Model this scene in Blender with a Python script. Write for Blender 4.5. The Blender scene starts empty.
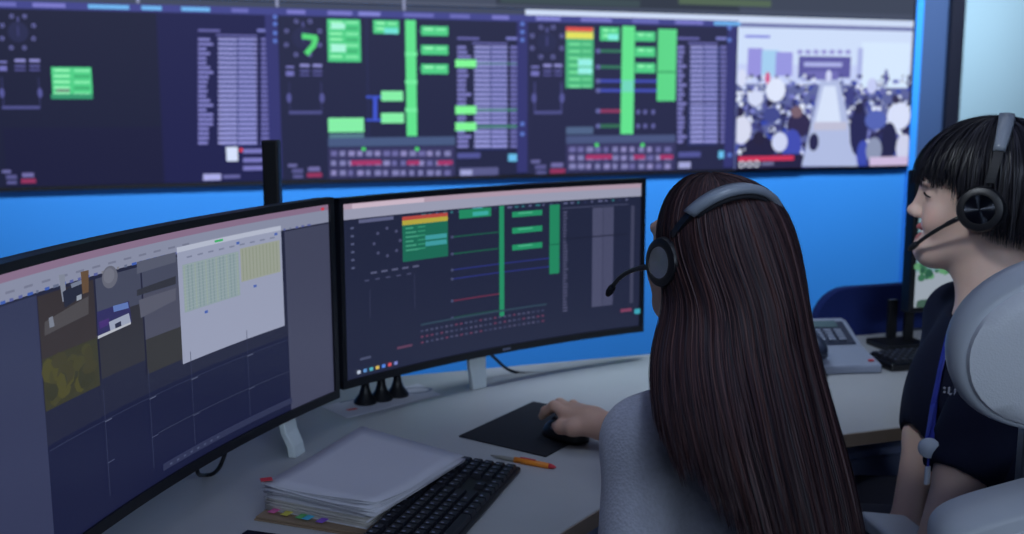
import bpy, bmesh, math, random
import numpy as np
from mathutils import Vector, Matrix
from mathutils.bvhtree import BVHTree

S = bpy.context.scene
COL = S.collection
rnd = random.Random(7)
NR = np.random.RandomState(5)

# ------------------------------------------------------------------ camera, world, lamps, exposure
F_PX, CX, CY, CAM_H, YAW = 1085.0, 512.0, 267.0, 1.36, math.radians(20)
PITCH = math.atan(168 / F_PX)
cam_data = bpy.data.cameras.new('camera')
cam = bpy.data.objects.new('camera', cam_data)
COL.objects.link(cam)
cam.location = (0, 0, CAM_H)
cam.rotation_euler = (math.pi / 2 - PITCH, 0, -YAW)
cam_data.sensor_width = 36
cam_data.lens = F_PX / 1024 * 36
cam_data.clip_start = 0.05
cam_data.dof.use_dof = True
cam_data.dof.focus_distance = 1.47
cam_data.dof.aperture_fstop = 4.4
S.camera = cam
S.view_settings.view_transform = 'Standard'
S.view_settings.look = 'None'
S.view_settings.exposure = 0.0
S.view_settings.gamma = 1.0
S.view_settings.use_curve_mapping = False

world = bpy.data.worlds.new('room_air')
S.world = world
world.use_nodes = True
world.node_tree.nodes['Background'].inputs[0].default_value = (0.16, 0.22, 0.55, 1)
world.node_tree.nodes['Background'].inputs[1].default_value = 0.13


def lamp(name, kind, loc, energy, color, target=None, **kw):
    d = bpy.data.lights.new(name, kind)
    d.energy = energy
    d.color = color
    for k, v in kw.items():
        setattr(d, k, v)
    o = bpy.data.objects.new(name, d)
    COL.objects.link(o)
    o.location = loc
    if target is not None:
        o.rotation_euler = (Vector(target) - Vector(loc)).to_track_quat('-Z', 'Y').to_euler()
    return o


# ceiling lamps over the desks, then fills added out of view
lamp('desk_downlight', 'SPOT', (1.10, 2.30, 2.72), 112, (0.68, 0.83, 1.0), (1.15, 2.42, 0.7),
     spot_size=math.radians(48), spot_blend=1.0, shadow_soft_size=0.25)
lamp('seat_downlight', 'SPOT', (2.15, 2.40, 2.72), 13, (0.76, 0.88, 1.0), (2.0, 2.25, 0.8),
     spot_size=math.radians(60), spot_blend=1.0, shadow_soft_size=0.25)
lamp('face_fill_spot', 'SPOT', (-0.30, 0.90, 2.72), 140, (0.82, 0.91, 1.0), (1.40, 1.55, 1.18),
     spot_size=math.radians(19), spot_blend=0.8, shadow_soft_size=0.2)  # added out of view to brighten the short haired woman's face
lamp('head_fill_spot', 'SPOT', (0.45, 0.25, 2.72), 46, (0.62, 0.76, 1.0), (0.75, 1.28, 1.12),
     spot_size=math.radians(18), spot_blend=1.0, shadow_soft_size=0.15)  # added out of view to lift the hair top and knit shoulder
lamp('rear_fill', 'AREA', (0.8, -2.05, 2.25), 11, (0.62, 0.77, 1.0), (0.95, 1.2, 1.2),
     shape='RECTANGLE', size=3.4, size_y=0.4, spread=math.radians(90))  # added behind the camera to brighten the knit and the headrest
lamp('room_fill', 'AREA', (1.3, 1.0, 2.74), 8, (0.34, 0.44, 1.0), (1.3, 1.0, 0),
     shape='RECTANGLE', size=4.0, size_y=3.0)  # added bluish fill that lifts the dark areas
lamp('wall_fill', 'AREA', (1.9, 3.70, 2.70), 58, (0.92, 0.97, 1.0), (1.9, 4.6, 1.35),
     shape='RECTANGLE', size=5.6, size_y=0.12, spread=math.radians(80))  # added strip, out of view, that brightens the blue wall


# ------------------------------------------------------------------ pixel measuring helpers (onto real planes)
def ray(px, py):
    x = (px - CX) / F_PX
    u = (CY - py) / F_PX
    d = (x, math.cos(PITCH) + u * math.sin(PITCH), -math.sin(PITCH) + u * math.cos(PITCH))
    c, s = math.cos(YAW), math.sin(YAW)
    return np.array([c * d[0] + s * d[1], -s * d[0] + c * d[1], d[2]])


def at_z(px, py, z):
    d = ray(px, py)
    return d * ((z - CAM_H) / d[2]) + np.array([0, 0, CAM_H])


def at_y(px, py, y):
    d = ray(px, py)
    return d * (y / d[1]) + np.array([0, 0, CAM_H])


def at_d(px, py, dist):
    return ray(px, py) * dist + np.array([0, 0, CAM_H])


def project(p):
    p = np.asarray(p, float) - np.array([0, 0, CAM_H])
    c, s = math.cos(YAW), math.sin(YAW)
    x = c * p[..., 0] - s * p[..., 1]
    y = s * p[..., 0] + c * p[..., 1]
    z = p[..., 2]
    f = y * math.cos(PITCH) - z * math.sin(PITCH)
    u = y * math.sin(PITCH) + z * math.cos(PITCH)
    return np.stack([CX + F_PX * x / f, CY - F_PX * u / f], -1)


def W(x, y, z=0.0):
    """viewing-direction plan coordinates (x right, y ahead) to room coordinates (y towards the video wall)"""
    c, s = math.cos(YAW), math.sin(YAW)
    return np.array([c * x + s * y, -s * x + c * y, z])


def WD(deg):
    """unit plan vector of a heading given in viewing coordinates"""
    return W(math.cos(math.radians(deg)), math.sin(math.radians(deg)))


def lin(c):
    return tuple(((v / 255) / 12.92 if v / 255 <= 0.04045 else ((v / 255 + 0.055) / 1.055) ** 2.4) for v in c)


# ------------------------------------------------------------------ materials
def mat(name, rgb, rough=0.5, metal=0.0, noise=None, bump=None, spec=0.5, sheen=0.0, attr=False, coat=0.0,
        aniso=0.0, sss=0.0):
    """rgb is display sRGB 0-255. noise=(scale, amount) gives colour variation; bump=(scale, strength, kind)"""
    m = bpy.data.materials.new(name)
    m.use_nodes = True
    nt = m.node_tree
    b = nt.nodes['Principled BSDF']
    col = lin(rgb) + (1,)
    b.inputs['Base Color'].default_value = col
    b.inputs['Roughness'].default_value = rough
    b.inputs['Metallic'].default_value = metal
    b.inputs['Specular IOR Level'].default_value = spec
    b.inputs['Sheen Weight'].default_value = sheen
    b.inputs['Coat Weight'].default_value = coat
    b.inputs['Anisotropic'].default_value = aniso
    if sss:
        b.inputs['Subsurface Weight'].default_value = sss
        b.inputs['Subsurface Radius'].default_value = (0.012, 0.005, 0.003)
        b.inputs['Subsurface Scale'].default_value = 0.5
    src = None
    if attr:
        a = nt.nodes.new('ShaderNodeVertexColor')
        a.layer_name = 'tint'
        src = a.outputs['Color']
        nt.links.new(src, b.inputs['Base Color'])
    tc = nt.nodes.new('ShaderNodeTexCoord')
    if noise:
        n = nt.nodes.new('ShaderNodeTexNoise')
        n.inputs['Scale'].default_value = noise[0]
        n.inputs['Detail'].default_value = 4
        nt.links.new(tc.outputs['Object'], n.inputs['Vector'])
        mr = nt.nodes.new('ShaderNodeMapRange')
        mr.inputs['To Min'].default_value = 1 - noise[1]
        mr.inputs['To Max'].default_value = 1 + noise[1]
        nt.links.new(n.outputs['Fac'], mr.inputs['Value'])
        mx = nt.nodes.new('ShaderNodeMix')
        mx.data_type = 'RGBA'
        mx.blend_type = 'MULTIPLY'
        mx.inputs['Factor'].default_value = 1
        if src is not None:
            nt.links.new(src, mx.inputs['A'])
        else:
            mx.inputs['A'].default_value = col
        nt.links.new(mr.outputs['Result'], mx.inputs['B'])
        nt.links.new(mx.outputs['Result'], b.inputs['Base Color'])
    if bump:
        if bump[2] == 'noise':
            t = nt.nodes.new('ShaderNodeTexNoise')
            t.inputs['Detail'].default_value = 3
            out = t.outputs['Fac']
        elif bump[2] == 'wave':
            t = nt.nodes.new('ShaderNodeTexWave')
            t.inputs['Distortion'].default_value = 2
            out = t.outputs['Fac']
        else:
            t = nt.nodes.new('ShaderNodeTexVoronoi')
            out = t.outputs['Distance']
        t.inputs['Scale'].default_value = bump[0]
        nt.links.new(tc.outputs['Object'], t.inputs['Vector'])
        bp = nt.nodes.new('ShaderNodeBump')
        bp.inputs['Strength'].default_value = bump[1]
        bp.inputs['Distance'].default_value = 0.004
        nt.links.new(out, bp.inputs['Height'])
        nt.links.new(bp.outputs['Normal'], b.inputs['Normal'])
    return m


def screen_mat(name, rough, spec, gain=1.0):
    m = bpy.data.materials.new(name)
    m.use_nodes = True
    nt = m.node_tree
    b = nt.nodes['Principled BSDF']
    b.inputs['Base Color'].default_value = (0.004, 0.004, 0.006, 1)
    b.inputs['Roughness'].default_value = rough
    b.inputs['Specular IOR Level'].default_value = spec
    a = nt.nodes.new('ShaderNodeVertexColor')
    a.layer_name = 'tint'
    nt.links.new(a.outputs['Color'], b.inputs['Emission Color'])
    b.inputs['Emission Strength'].default_value = gain
    return m


M = dict(
    carpet=mat('carpet', (52, 56, 70), 0.95, noise=(60, .25), bump=(400, .4, 'noise')),
    ceiling=mat('ceiling_tile', (150, 155, 165), 0.9, noise=(30, .06)),
    wall=mat('grey_wall_paint', (92, 98, 115), 0.85, noise=(6, .05)),
    bluewall=mat('blue_wall_panel', (52, 142, 236), 0.55, noise=(1.2, .04), spec=.3),
    bluetrim=mat('bright_blue_trim', (52, 150, 255), 0.4, noise=(3, .03)),
    bluecol=mat('dull_blue_column', (50, 77, 124), 0.6, noise=(2, .05)),
    darkframe=mat('dark_frame', (24, 28, 44), 0.4, noise=(20, .1)),
    board=mat('pale_glass_board', (146, 178, 198), 0.18, noise=(1.5, .05), coat=.4),
    black=mat('black_plastic', (20, 21, 26), 0.42, noise=(90, .15)),
    blackgloss=mat('gloss_black_plastic', (14, 15, 20), 0.18, noise=(40, .1)),
    blacksoft=mat('black_soft_pad', (19, 21, 30), 0.8, noise=(300, .2), bump=(900, .2, 'noise')),
    padcloth=mat('mouse_pad_cloth', (20, 22, 32), 0.85, noise=(200, .2), bump=(1500, .3, 'noise')),
    bezel=mat('monitor_bezel', (20, 22, 30), 0.4, noise=(60, .1)),
    shell=mat('monitor_shell', (40, 42, 52), 0.5, noise=(30, .1)),
    wood=mat('pale_desk_laminate', (176, 177, 178), 0.42, noise=(14, .045), bump=(60, .03, 'noise')),
    woodedge=mat('desk_edge_band', (150, 134, 120), 0.5, noise=(40, .08)),
    panel=mat('blue_grey_panel', (150, 162, 200), 0.6, noise=(12, .05)),
    navy=mat('dark_navy_matte', (24, 44, 112), 0.9, noise=(120, .12), bump=(700, .3, 'noise')),
    steel=mat('grey_metal', (120, 125, 135), 0.35, metal=.9, noise=(30, .06)),
    paper=mat('white_paper', (206, 206, 214), 0.75, noise=(8, .03)),
    paper2=mat('cream_paper', (190, 186, 182), 0.75, noise=(8, .04)),
    kraft=mat('kraft_board', (150, 128, 104), 0.7, noise=(30, .1)),
    card=mat('white_stand_plastic', (222, 232, 232), 0.6, noise=(10, .03)),
    white=mat('white_leather', (222, 225, 229), 0.45, noise=(25, .03), bump=(350, .08, 'voronoi')),
    rim=mat('pale_grey_piping_rim', (186, 192, 200), 0.4, noise=(25, .04)),
    seam=mat('grey_seam', (110, 114, 124), 0.7, noise=(40, .1)),
    phone=mat('phone_grey_plastic', (150, 158, 176), 0.45, noise=(20, .04)),
    phonedark=mat('phone_dark_plastic', (44, 52, 74), 0.4, noise=(30, .08)),
    lcd=mat('phone_lcd', (96, 118, 122), 0.25, noise=(12, .05)),
    red=mat('red_plastic', (214, 60, 70), 0.4, noise=(20, .05)),
    orange=mat('orange_plastic', (240, 140, 36), 0.35, noise=(20, .05)),
    clear=mat('pale_pen_plastic', (150, 148, 140), 0.3, noise=(20, .05)),
    key=mat('black_keycap', (26, 28, 38), 0.45, noise=(60, .1)),
    legend=mat('key_legend', (120, 126, 150), 0.6, noise=(40, .05)),
    skin=mat('skin', (214, 172, 150), 0.5, attr=True, noise=(40, .03), sss=.12, spec=.35),
    knit=mat('grey_knit', (184, 186, 200), 0.9, noise=(160, .16), bump=(240, .28, 'voronoi'), sheen=.3),
    tshirt=mat('dark_navy_cotton', (20, 24, 46), 0.85, noise=(90, .12), bump=(14, .25, 'noise'), spec=.2),
    trousers=mat('dark_trousers', (34, 36, 52), 0.85, noise=(80, .1)),
    shoe=mat('black_shoe', (24, 24, 28), 0.4, noise=(40, .1)),
    brown_hair=mat('dark_brown_hair', (60, 40, 40), 0.5, attr=True, spec=.2, noise=(30, .12)),
    black_hair=mat('black_hair', (24, 22, 28), 0.42, attr=True, spec=.35, noise=(30, .15)),
    lip=mat('lips', (176, 92, 92), 0.4, noise=(40, .05)),
    teeth=mat('teeth', (225, 222, 215), 0.25, noise=(40, .02)),
    lash=mat('dark_lashes', (26, 20, 22), 0.6, noise=(40, .1)),
    band=mat('headband_leatherette', (122, 130, 142), 0.34, noise=(60, .06)),
    cupdisc=mat('brushed_black_disc', (96, 102, 116), 0.2, metal=1.0, noise=(10, .05), aniso=.97),
    strap=mat('royal_blue_strap', (36, 50, 156), 0.6, noise=(60, .1)),
    badge=mat('pale_badge_plastic', (190, 200, 215), 0.3, noise=(20, .04)),
    print=mat('white_shirt_print', (200, 205, 220), 0.7, noise=(30, .04)),
    pink=mat('pink_tab', (230, 110, 170), 0.6, noise=(20, .03)),
    yellow=mat('yellow_tab', (220, 210, 90), 0.6, noise=(20, .03)),
    green=mat('green_tab', (110, 200, 120), 0.6, noise=(20, .03)),
    cyan=mat('cyan_tab', (90, 200, 235), 0.6, noise=(20, .03)),
    violet=mat('violet_tab', (150, 100, 220), 0.6, noise=(20, .03)),
    ink=mat('grey_ink', (120, 128, 150), 0.7, noise=(20, .05)),
    bulb=None,
    wallscreen=screen_mat('video_wall_picture', 0.6, 0.05),
    monscreen=screen_mat('monitor_picture', 0.3, 0.45),
)
mb_ = bpy.data.materials.new('lamp_diffuser')
mb_.use_nodes = True
mb_.node_tree.nodes['Principled BSDF'].inputs['Emission Color'].default_value = (.85, .93, 1, 1)
mb_.node_tree.nodes['Principled BSDF'].inputs['Emission Strength'].default_value = 1.2
M['bulb'] = mb_
# radial brushing on the ear-cup discs
nt = M['cupdisc'].node_tree
tg = nt.nodes.new('ShaderNodeTangent')
tg.direction_type = 'RADIAL'
tg.axis = 'Z'
nt.links.new(tg.outputs['Tangent'], nt.nodes['Principled BSDF'].inputs['Tangent'])


# ------------------------------------------------------------------ mesh builder
class MB:
    def __init__(self):
        self.v, self.f, self.c = [], [], []

    def add(self, verts, faces, col=None):
        o = len(self.v)
        self.v += [tuple(float(a) for a in p) for p in verts]
        self.f += [tuple(i + o for i in f) for f in faces]
        if col is not None:
            self.c += [col] * len(verts)
        return self

    def box(self, c, s, R=None):
        vs = []
        for dx in (-.5, .5):
            for dy in (-.5, .5):
                for dz in (-.5, .5):
                    p = np.array([dx * s[0], dy * s[1], dz * s[2]])
                    if R is not None:
                        p = np.asarray(R) @ p
                    vs.append(p + np.asarray(c))
        return self.add(vs, [(0, 1, 3, 2), (4, 6, 7, 5), (0, 4, 5, 1), (2, 3, 7, 6), (0, 2, 6, 4), (1, 5, 7, 3)])

    def loft(self, rings, caps=True, closed=True):
        n = len(rings[0])
        vs = [p for r in rings for p in r]
        fs = []
        for i in range(len(rings) - 1):
            for j in range(n if closed else n - 1):
                a, b = i * n + j, i * n + (j + 1) % n
                fs.append((a, b, b + n, a + n))
        if caps:
            fs.append(tuple(range(n))[::-1])
            fs.append(tuple((len(rings) - 1) * n + j for j in range(n)))
        return self.add(vs, fs)

    def tube(self, pts, r, n=10, flat=None):
        pts = [np.asarray(p, float) for p in pts]
        rs = r if hasattr(r, '__len__') else [r] * len(pts)
        rings = []
        up = np.array([0.0131, 0.021, 1.0])
        t0 = pts[1] - pts[0]
        if abs(t0[2]) > .95 * np.linalg.norm(t0):
            up = np.array([1.0, .02, .013])
        for i, p in enumerate(pts):
            t = pts[min(i + 1, len(pts) - 1)] - pts[max(i - 1, 0)]
            t /= np.linalg.norm(t)
            a = np.cross(up, t)
            a /= np.linalg.norm(a)
            b = np.cross(t, a)
            up = b
            k = flat or 1.0
            rings.append([p + rs[i] * (math.cos(q) * a + k * math.sin(q) * b)
                          for q in np.linspace(0, 2 * math.pi, n, endpoint=False)])
        return self.loft(rings)

    def lathe(self, prof, n=24, M4=None, c=(0, 0, 0)):
        rings = []
        for r, z in prof:
            ring = []
            for q in np.linspace(0, 2 * math.pi, n, endpoint=False):
                p = np.array([max(r, 1e-5) * math.cos(q), max(r, 1e-5) * math.sin(q), z])
                if M4 is not None:
                    p = np.asarray(M4) @ p
                ring.append(p + np.asarray(c))
            rings.append(ring)
        return self.loft(rings)

    def prism(self, poly, z0, z1):
        n = len(poly)
        vs = [(p[0], p[1], z0) for p in poly] + [(p[0], p[1], z1) for p in poly]
        fs = [tuple(range(n))[::-1], tuple(range(n, 2 * n))]
        fs += [(i, (i + 1) % n, (i + 1) % n + n, i + n) for i in range(n)]
        return self.add(vs, fs)

    def grid(self, P, closed_u=False):
        nu, nv = P.shape[:2]
        vs = P.reshape(-1, 3)
        fs = []
        for i in range(nu - (0 if closed_u else 1)):
            for j in range(nv - 1):
                a = i * nv + j
                b = ((i + 1) % nu) * nv + j
                fs.append((a, b, b + 1, a + 1))
        return self.add(vs, fs)

    def ell(self, c, r, R=None, nu=20, nv=12):
        P = np.zeros((nu, nv, 3))
        for i in range(nu):
            for j in range(nv):
                a, b = 2 * math.pi * i / nu, math.pi * j / (nv - 1)
                p = np.array([r[0] * math.sin(b) * math.cos(a), r[1] * math.sin(b) * math.sin(a), r[2] * math.cos(b)])
                P[i, j] = (np.asarray(R) @ p if R is not None else p) + np.asarray(c)
        return self.grid(P, True)

    def mesh(self, name, m, smooth=False, recalc=True):
        me = bpy.data.meshes.new(name)
        me.from_pydata(self.v, [], self.f)
        if recalc:
            bm = bmesh.new()
            bm.from_mesh(me)
            bmesh.ops.remove_doubles(bm, verts=bm.verts, dist=1e-6) if not self.c else None
            bmesh.ops.recalc_face_normals(bm, faces=bm.faces)
            bm.to_mesh(me)
            bm.free()
        if self.c:
            a = me.color_attributes.new('tint', 'FLOAT_COLOR', 'POINT')
            a.data.foreach_set('color', np.array([tuple(c) + (1,) for c in self.c], np.float32).ravel())
        me.materials.append(m)
        if smooth:
            me.polygons.foreach_set('use_smooth', [True] * len(me.polygons))
        return me


def empty(name, loc=(0, 0, 0), rz=0.0, label=None, cat=None, group=None, kind=None):
    o = bpy.data.objects.new(name, None)
    o.empty_display_size = .05
    COL.objects.link(o)
    o.location = [float(a) for a in loc]
    o.rotation_euler = (0, 0, rz)
    tag(o, label, cat, group, kind)
    return o


def tag(o, label=None, cat=None, group=None, kind=None):
    if label:
        o['label'] = label
    if cat:
        o['category'] = cat
    if group:
        o['group'] = group
    if kind:
        o['kind'] = kind
    return o


def root_matrix(o):
    m = Matrix.Identity(4)
    chain = []
    while o is not None:
        chain.append(o)
        o = o.parent
    for q in reversed(chain):
        m = m @ q.matrix_basis
    return m


def part(name, mb, m, parent=None, smooth=False, bevel=0.0, seg=2, world=False, solid=0.0, auto=None,
         label=None, loc=None, sub=0, recalc=True):
    """link one mesh object. world=True: the builder's points are room coordinates"""
    me = mb.mesh(name, m, smooth or auto is not None, recalc) if isinstance(mb, MB) else mb
    o = bpy.data.objects.new(name, me)
    COL.objects.link(o)
    if parent is not None:
        if world:
            inv = root_matrix(parent).inverted()
            me.transform(inv)
        o.parent = parent
    if loc is not None:
        o.location = loc
    if solid:
        md = o.modifiers.new('thick', 'SOLIDIFY')
        md.thickness = solid
        md.offset = 0
    if bevel:
        md = o.modifiers.new('bevel', 'BEVEL')
        md.width = bevel
        md.segments = seg
        md.limit_method = 'ANGLE'
        md.angle_limit = math.radians(35)
    if sub:
        md = o.modifiers.new('sub', 'SUBSURF')
        md.levels = sub
        md.render_levels = sub
    if auto is not None:
        try:
            me.set_sharp_from_angle(angle=math.radians(auto))
        except Exception:
            pass
    if label:
        o['label'] = label
    return o


def struct(name, mb, m, **kw):
    o = part(name, mb, m, **kw)
    o['kind'] = 'structure'
    return o


def rotz(a):
    c, s = math.cos(a), math.sin(a)
    return np.array([[c, -s, 0], [s, c, 0], [0, 0, 1.0]])


def rotx(a):
    c, s = math.cos(a), math.sin(a)
    return np.array([[1.0, 0, 0], [0, c, -s], [0, s, c]])


def frame_from(z, x=None):
    """3x3 with third column along z"""
    z = np.asarray(z, float)
    z = z / np.linalg.norm(z)
    x = np.array([0, 0, 1.0]) if x is None else np.asarray(x, float)
    y = np.cross(z, x)
    y /= np.linalg.norm(y)
    return np.stack([np.cross(y, z), y, z], 1)


# ------------------------------------------------------------------ the room
X0, X1, Y0, YW, CEIL = -2.6, 5.6, -2.2, 4.612, 2.8
struct('floor', MB().box(((X0 + X1) / 2, (Y0 + YW) / 2, -.05), (X1 - X0, YW - Y0, .1)), M['carpet'])
struct('ceiling', MB().box(((X0 + X1) / 2, (Y0 + YW) / 2, CEIL + .05), (X1 - X0, YW - Y0, .1)), M['ceiling'])
struct('wall_back', MB().box(((X0 + X1) / 2, YW + .05, CEIL / 2), (X1 - X0, .1, CEIL)), M['bluewall'])
struct('wall_left', MB().box((X0 - .05, (Y0 + YW) / 2, CEIL / 2), (.1, YW - Y0, CEIL)), M['wall'])
struct('wall_right', MB().box((X1 + .05, (Y0 + YW) / 2, CEIL / 2), (.1, YW - Y0, CEIL)), M['wall'])
struct('wall_front', MB().box(((X0 + X1) / 2, Y0 - .05, CEIL / 2), (X1 - X0, .1, CEIL)), M['wall'])
struct('trim_1', MB().box((3.882, 4.604, CEIL / 2), (.046, .016, CEIL)), M['bluetrim'], bevel=.004)
struct('trim_2', MB().box((3.985, 4.607, CEIL / 2), (.162, .010, CEIL)), M['bluecol'])
struct('baseboard_back', MB().box((.63, YW - .006, .05), (6.4, .012, .1)), M['darkframe'])

board = empty('glass_whiteboard', (4.795, 4.598, .35), 0,
              'pale cyan glass whiteboard in dark frame right of the blue column', 'whiteboard')
part('pane', MB().box((0, 0, 1.1), (1.30, .02, 2.2)), M['board'], board)
for (cx, cz, sx, sz) in ((-.686, 1.1, .085, 2.3), (.686, 1.1, .085, 2.3), (0, 2.24, 1.30, .075), (0, -.04, 1.30, .075)):
    part('frame_bar', MB().box((cx, -.006, cz), (sx, .036, sz)), M['darkframe'], board, bevel=.004)

for i, (lx, ly) in enumerate(((1.10, 2.30), (2.15, 2.40), (-0.30, 0.90), (1.3, 1.0))):  # out-of-view fittings; the last two added for the face spot and room fill
    cl = empty('ceiling_light', (lx, ly, CEIL - .045), 0,
               ('louvred ceiling light above the centre monitor', 'louvred ceiling light above the right desk end',
                'added ceiling light above the left monitor, out of view', 'added ceiling fill light above the long haired woman, out of view')[i],
               'ceiling light', 'louvred ceiling lights')
    part('housing', MB().box((0, 0, .022), (1.2, .3, .044)), M['steel'], cl, bevel=.004)
    part('diffuser', MB().box((0, 0, -.004), (1.14, .24, .006)), M['bulb'], cl)


wl_ = empty('rear_fill_panel', (0.8, Y0 + .06, 2.25), 0, 'wide fill light panel added on the rear wall behind the camera', 'fill light')  # unseen panel added to carry the rear fill
part('back_plate', MB().box((0, -.045, 0), (3.44, .03, .44)), M['steel'], wl_, bevel=.005)
part('diffuser', MB().box((0, -.025, 0), (3.38, .01, .38)), M['bulb'], wl_)

# ------------------------------------------------------------------ pictures on screens
class Canvas:
    """flat coloured polygons laid on a screen surface; to3(a, b, k) -> room point, k = stacking height"""

    def __init__(self, to3, eps):
        self.to3, self.eps, self.k, self.mb = to3, eps, 0, MB()

    def rect(self, a0, b0, a1, b1, rgb, n=1):
        c = lin(rgb)
        h = self.k * self.eps
        self.k += 1
        vs, fs = [], []
        for i in range(n + 1):
            a = a0 + (a1 - a0) * i / n
            vs += [self.to3(a, b0, h), self.to3(a, b1, h)]
        for i in range(n):
            fs.append((2 * i, 2 * i + 1, 2 * i + 3, 2 * i + 2))
        self.mb.add(vs, fs, c)

    def poly(self, pts, rgb):
        h = self.k * self.eps
        self.k += 1
        self.mb.add([self.to3(a, b, h) for a, b in pts], [tuple(range(len(pts)))], lin(rgb))

    def oval(self, a, b, ra, rb, rgb, n=12):
        self.poly([(a + ra * math.cos(q), b + rb * math.sin(q)) for q in np.linspace(0, 2 * math.pi, n, endpoint=False)], rgb)

    def ring(self, a, b, r, w, rgb, n=12):
        for i in range(n):
            q0, q1 = 2 * math.pi * i / n, 2 * math.pi * (i + 1) / n
            self.poly([(a + r * math.cos(q0), b + r * math.sin(q0)), (a + r * math.cos(q1), b + r * math.sin(q1)),
                       (a + (r - w) * math.cos(q1), b + (r - w) * math.sin(q1)), (a + (r - w) * math.cos(q0), b + (r - w) * math.sin(q0))], rgb)
            self.k -= 1
        self.k += 1


YV = 4.60   # face of the video wall
vw = empty('video_wall', (1.7, YV, 1.0), 0, 'large dark video wall of control data panels above the blue wall', 'video wall')


def wall_pt(x, z, h):
    return (x, YV - h, z)


def wp(px, py):
    p = at_y(px, py, YV)
    return p[0], p[2]


class WallCanvas(Canvas):
    def __init__(self, x0=-9.0, x1=9.0, z0=1.023, z1=9.0):
        super().__init__(lambda x, z, h: wall_pt(min(max(x, x0), x1), min(max(z, z0), z1), h), 2e-5)
        self.k = 1

    def r(self, x0, y0, x1, y1, rgb):
        a0, b0 = wp(x0, y0)
        a1, b1 = wp(x1, y1)
        self.rect(a0, b0, a1, b1, rgb)

    def o(self, x, y, rx, ry, rgb):
        a, b = wp(x, y)
        a1, _ = wp(x + rx, y)
        _, b1 = wp(x, y + ry)
        self.oval(a, b, abs(a1 - a), abs(b1 - b), rgb)

    def l(self, x0, y0, x1, y1, w, rgb):
        p, q = np.array(wp(x0, y0)), np.array(wp(x1, y1))
        d = q - p
        n = np.array([-d[1], d[0]]) / np.linalg.norm(d) * w * .0045 / 2
        self.poly([p + n, q + n, q - n, p - n], rgb)


EDGES = [-.45, .641, 1.737, 2.822, 3.846]
ZB, ZT, ZT2 = 1.022, 1.752, 2.47
LILAC, DIM = (156, 158, 222), (84, 88, 140)
GREEN, LGREEN, BG = (78, 206, 134), (132, 238, 166), (27, 31, 58)
for i in range(4):
    for row, (z0, z1) in enumerate(((ZB, ZT), (ZT + .004, ZT2))):
        x0, x1 = EDGES[i] + .001, EDGES[i + 1] - .001
        part('display_panel', MB().box(((x0 + x1) / 2, YV + .006, (z0 + z1) / 2), (x1 - x0, .010, z1 - z0)), M['bezel'], vw, world=True)
fr = MB()
xa, xb = EDGES[0] - .012, EDGES[-1] + .012
fr.box(((xa + xb) / 2, YV + .005, ZB - .008), (xb - xa, .014, .014)).box(((xa + xb) / 2, YV + .005, ZT2 + .008), (xb - xa, .014, .014))
fr.box((xa, YV + .005, (ZB + ZT2) / 2), (.012, .014, ZT2 - ZB)).box((xb, YV + .005, (ZB + ZT2) / 2), (.012, .014, ZT2 - ZB))
part('frame', fr, M['bezel'], vw, world=True)
# left-hand continuation of the wall outside the frame
part('display_panel', MB().box((EDGES[0] - .56, YV + .006, (ZB + ZT) / 2), (1.09, .010, ZT - ZB)), M['bezel'], vw, world=True)


def toolbar(c, i, white=False):
    x0, x1 = EDGES[i], EDGES[i + 1]
    c.rect(x0, 1.700, x1, 1.728, (64, 68, 138))
    c.rect(x0, 1.728, x1, 1.752, (206, 220, 246) if white else (62, 70, 92))
    c.rect(x0, 1.696, x1, 1.700, (40, 44, 92))
    xs = x0 + .05
    q = random.Random(i + 3)
    while xs < x1 - .1:
        w = q.uniform(.05, .16)
        c.rect(xs, 1.706, xs + w, 1.722, q.choice([(120, 120, 200), (104, 106, 184), (130, 132, 210), (110, 180, 240)]))
        xs += w + q.uniform(.02, .12)


def dots(c, cx, cy, r):
    for k in range(8):
        a = k * math.pi / 4 + .4
        c.o(cx + r * math.cos(a), cy + r * math.sin(a), 2.3, 2.3, (104, 106, 168))
        c.o(cx + r * math.cos(a), cy + r * math.sin(a), 1.1, 1.1, BG)
    c.r(cx - 1.5, cy - r * .9, cx + 1.5, cy - r * .3, (76, 78, 134))
    c.o(cx, cy, r * .62, r * .62, (38, 42, 78))
    c.r(cx - 1, cy - 6, cx + 1, cy + 4, (62, 64, 118))


def bracket(c, x0, x1, y):
    c.r(x0 - 3, y - 2, x0 + 5, y, (124, 124, 196))
    for j, (a, b) in enumerate(((.33, .62), (.72, 1.0))):
        c.r(x0 + (x1 - x0) * a, y - 4, x0 + (x1 - x0) * b, y - 1, (140, 140, 206))
        c.r(x0 + (x1 - x0) * a, y + 2, x0 + (x1 - x0) * b, y + 4, (92, 92, 156))
        c.r(x0 + (x1 - x0) * a, y + 6, x0 + (x1 - x0) * b, y + 8, (80, 80, 142))
    c.r(x0 - 3, y + 3, x0 + 5, y + 8, (112, 112, 184))
    c.r(x0, y + 14, x0 + 1.4, y + 44, (66, 68, 122))
    c.r(x1 - 1.4, y + 14, x1, y + 44, (66, 68, 122))
    c.r(x0, y + 43, x1, y + 46, (78, 80, 138))
    c.o(x0, y + 30, 2.5, 5, (84, 86, 150))
    c.o(x1, y + 30, 2.5, 5, (84, 86, 150))


def corner_labels(c, x0, y):
    c.r(x0, y, x0 + 9, y + 3, (104, 104, 160))
    c.r(x0 + 4, y + 5, x0 + 15, y + 9, (86, 86, 140))
    c.r(x0 + 20, y + 3, x0 + 32, y + 7, (112, 108, 166))
    c.r(x0 + 19, y + 9, x0 + 34, y + 13, (146, 50, 92))
    c.r(x0 + 5, y + 11, x0 + 15, y + 14, (90, 90, 146))


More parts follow.
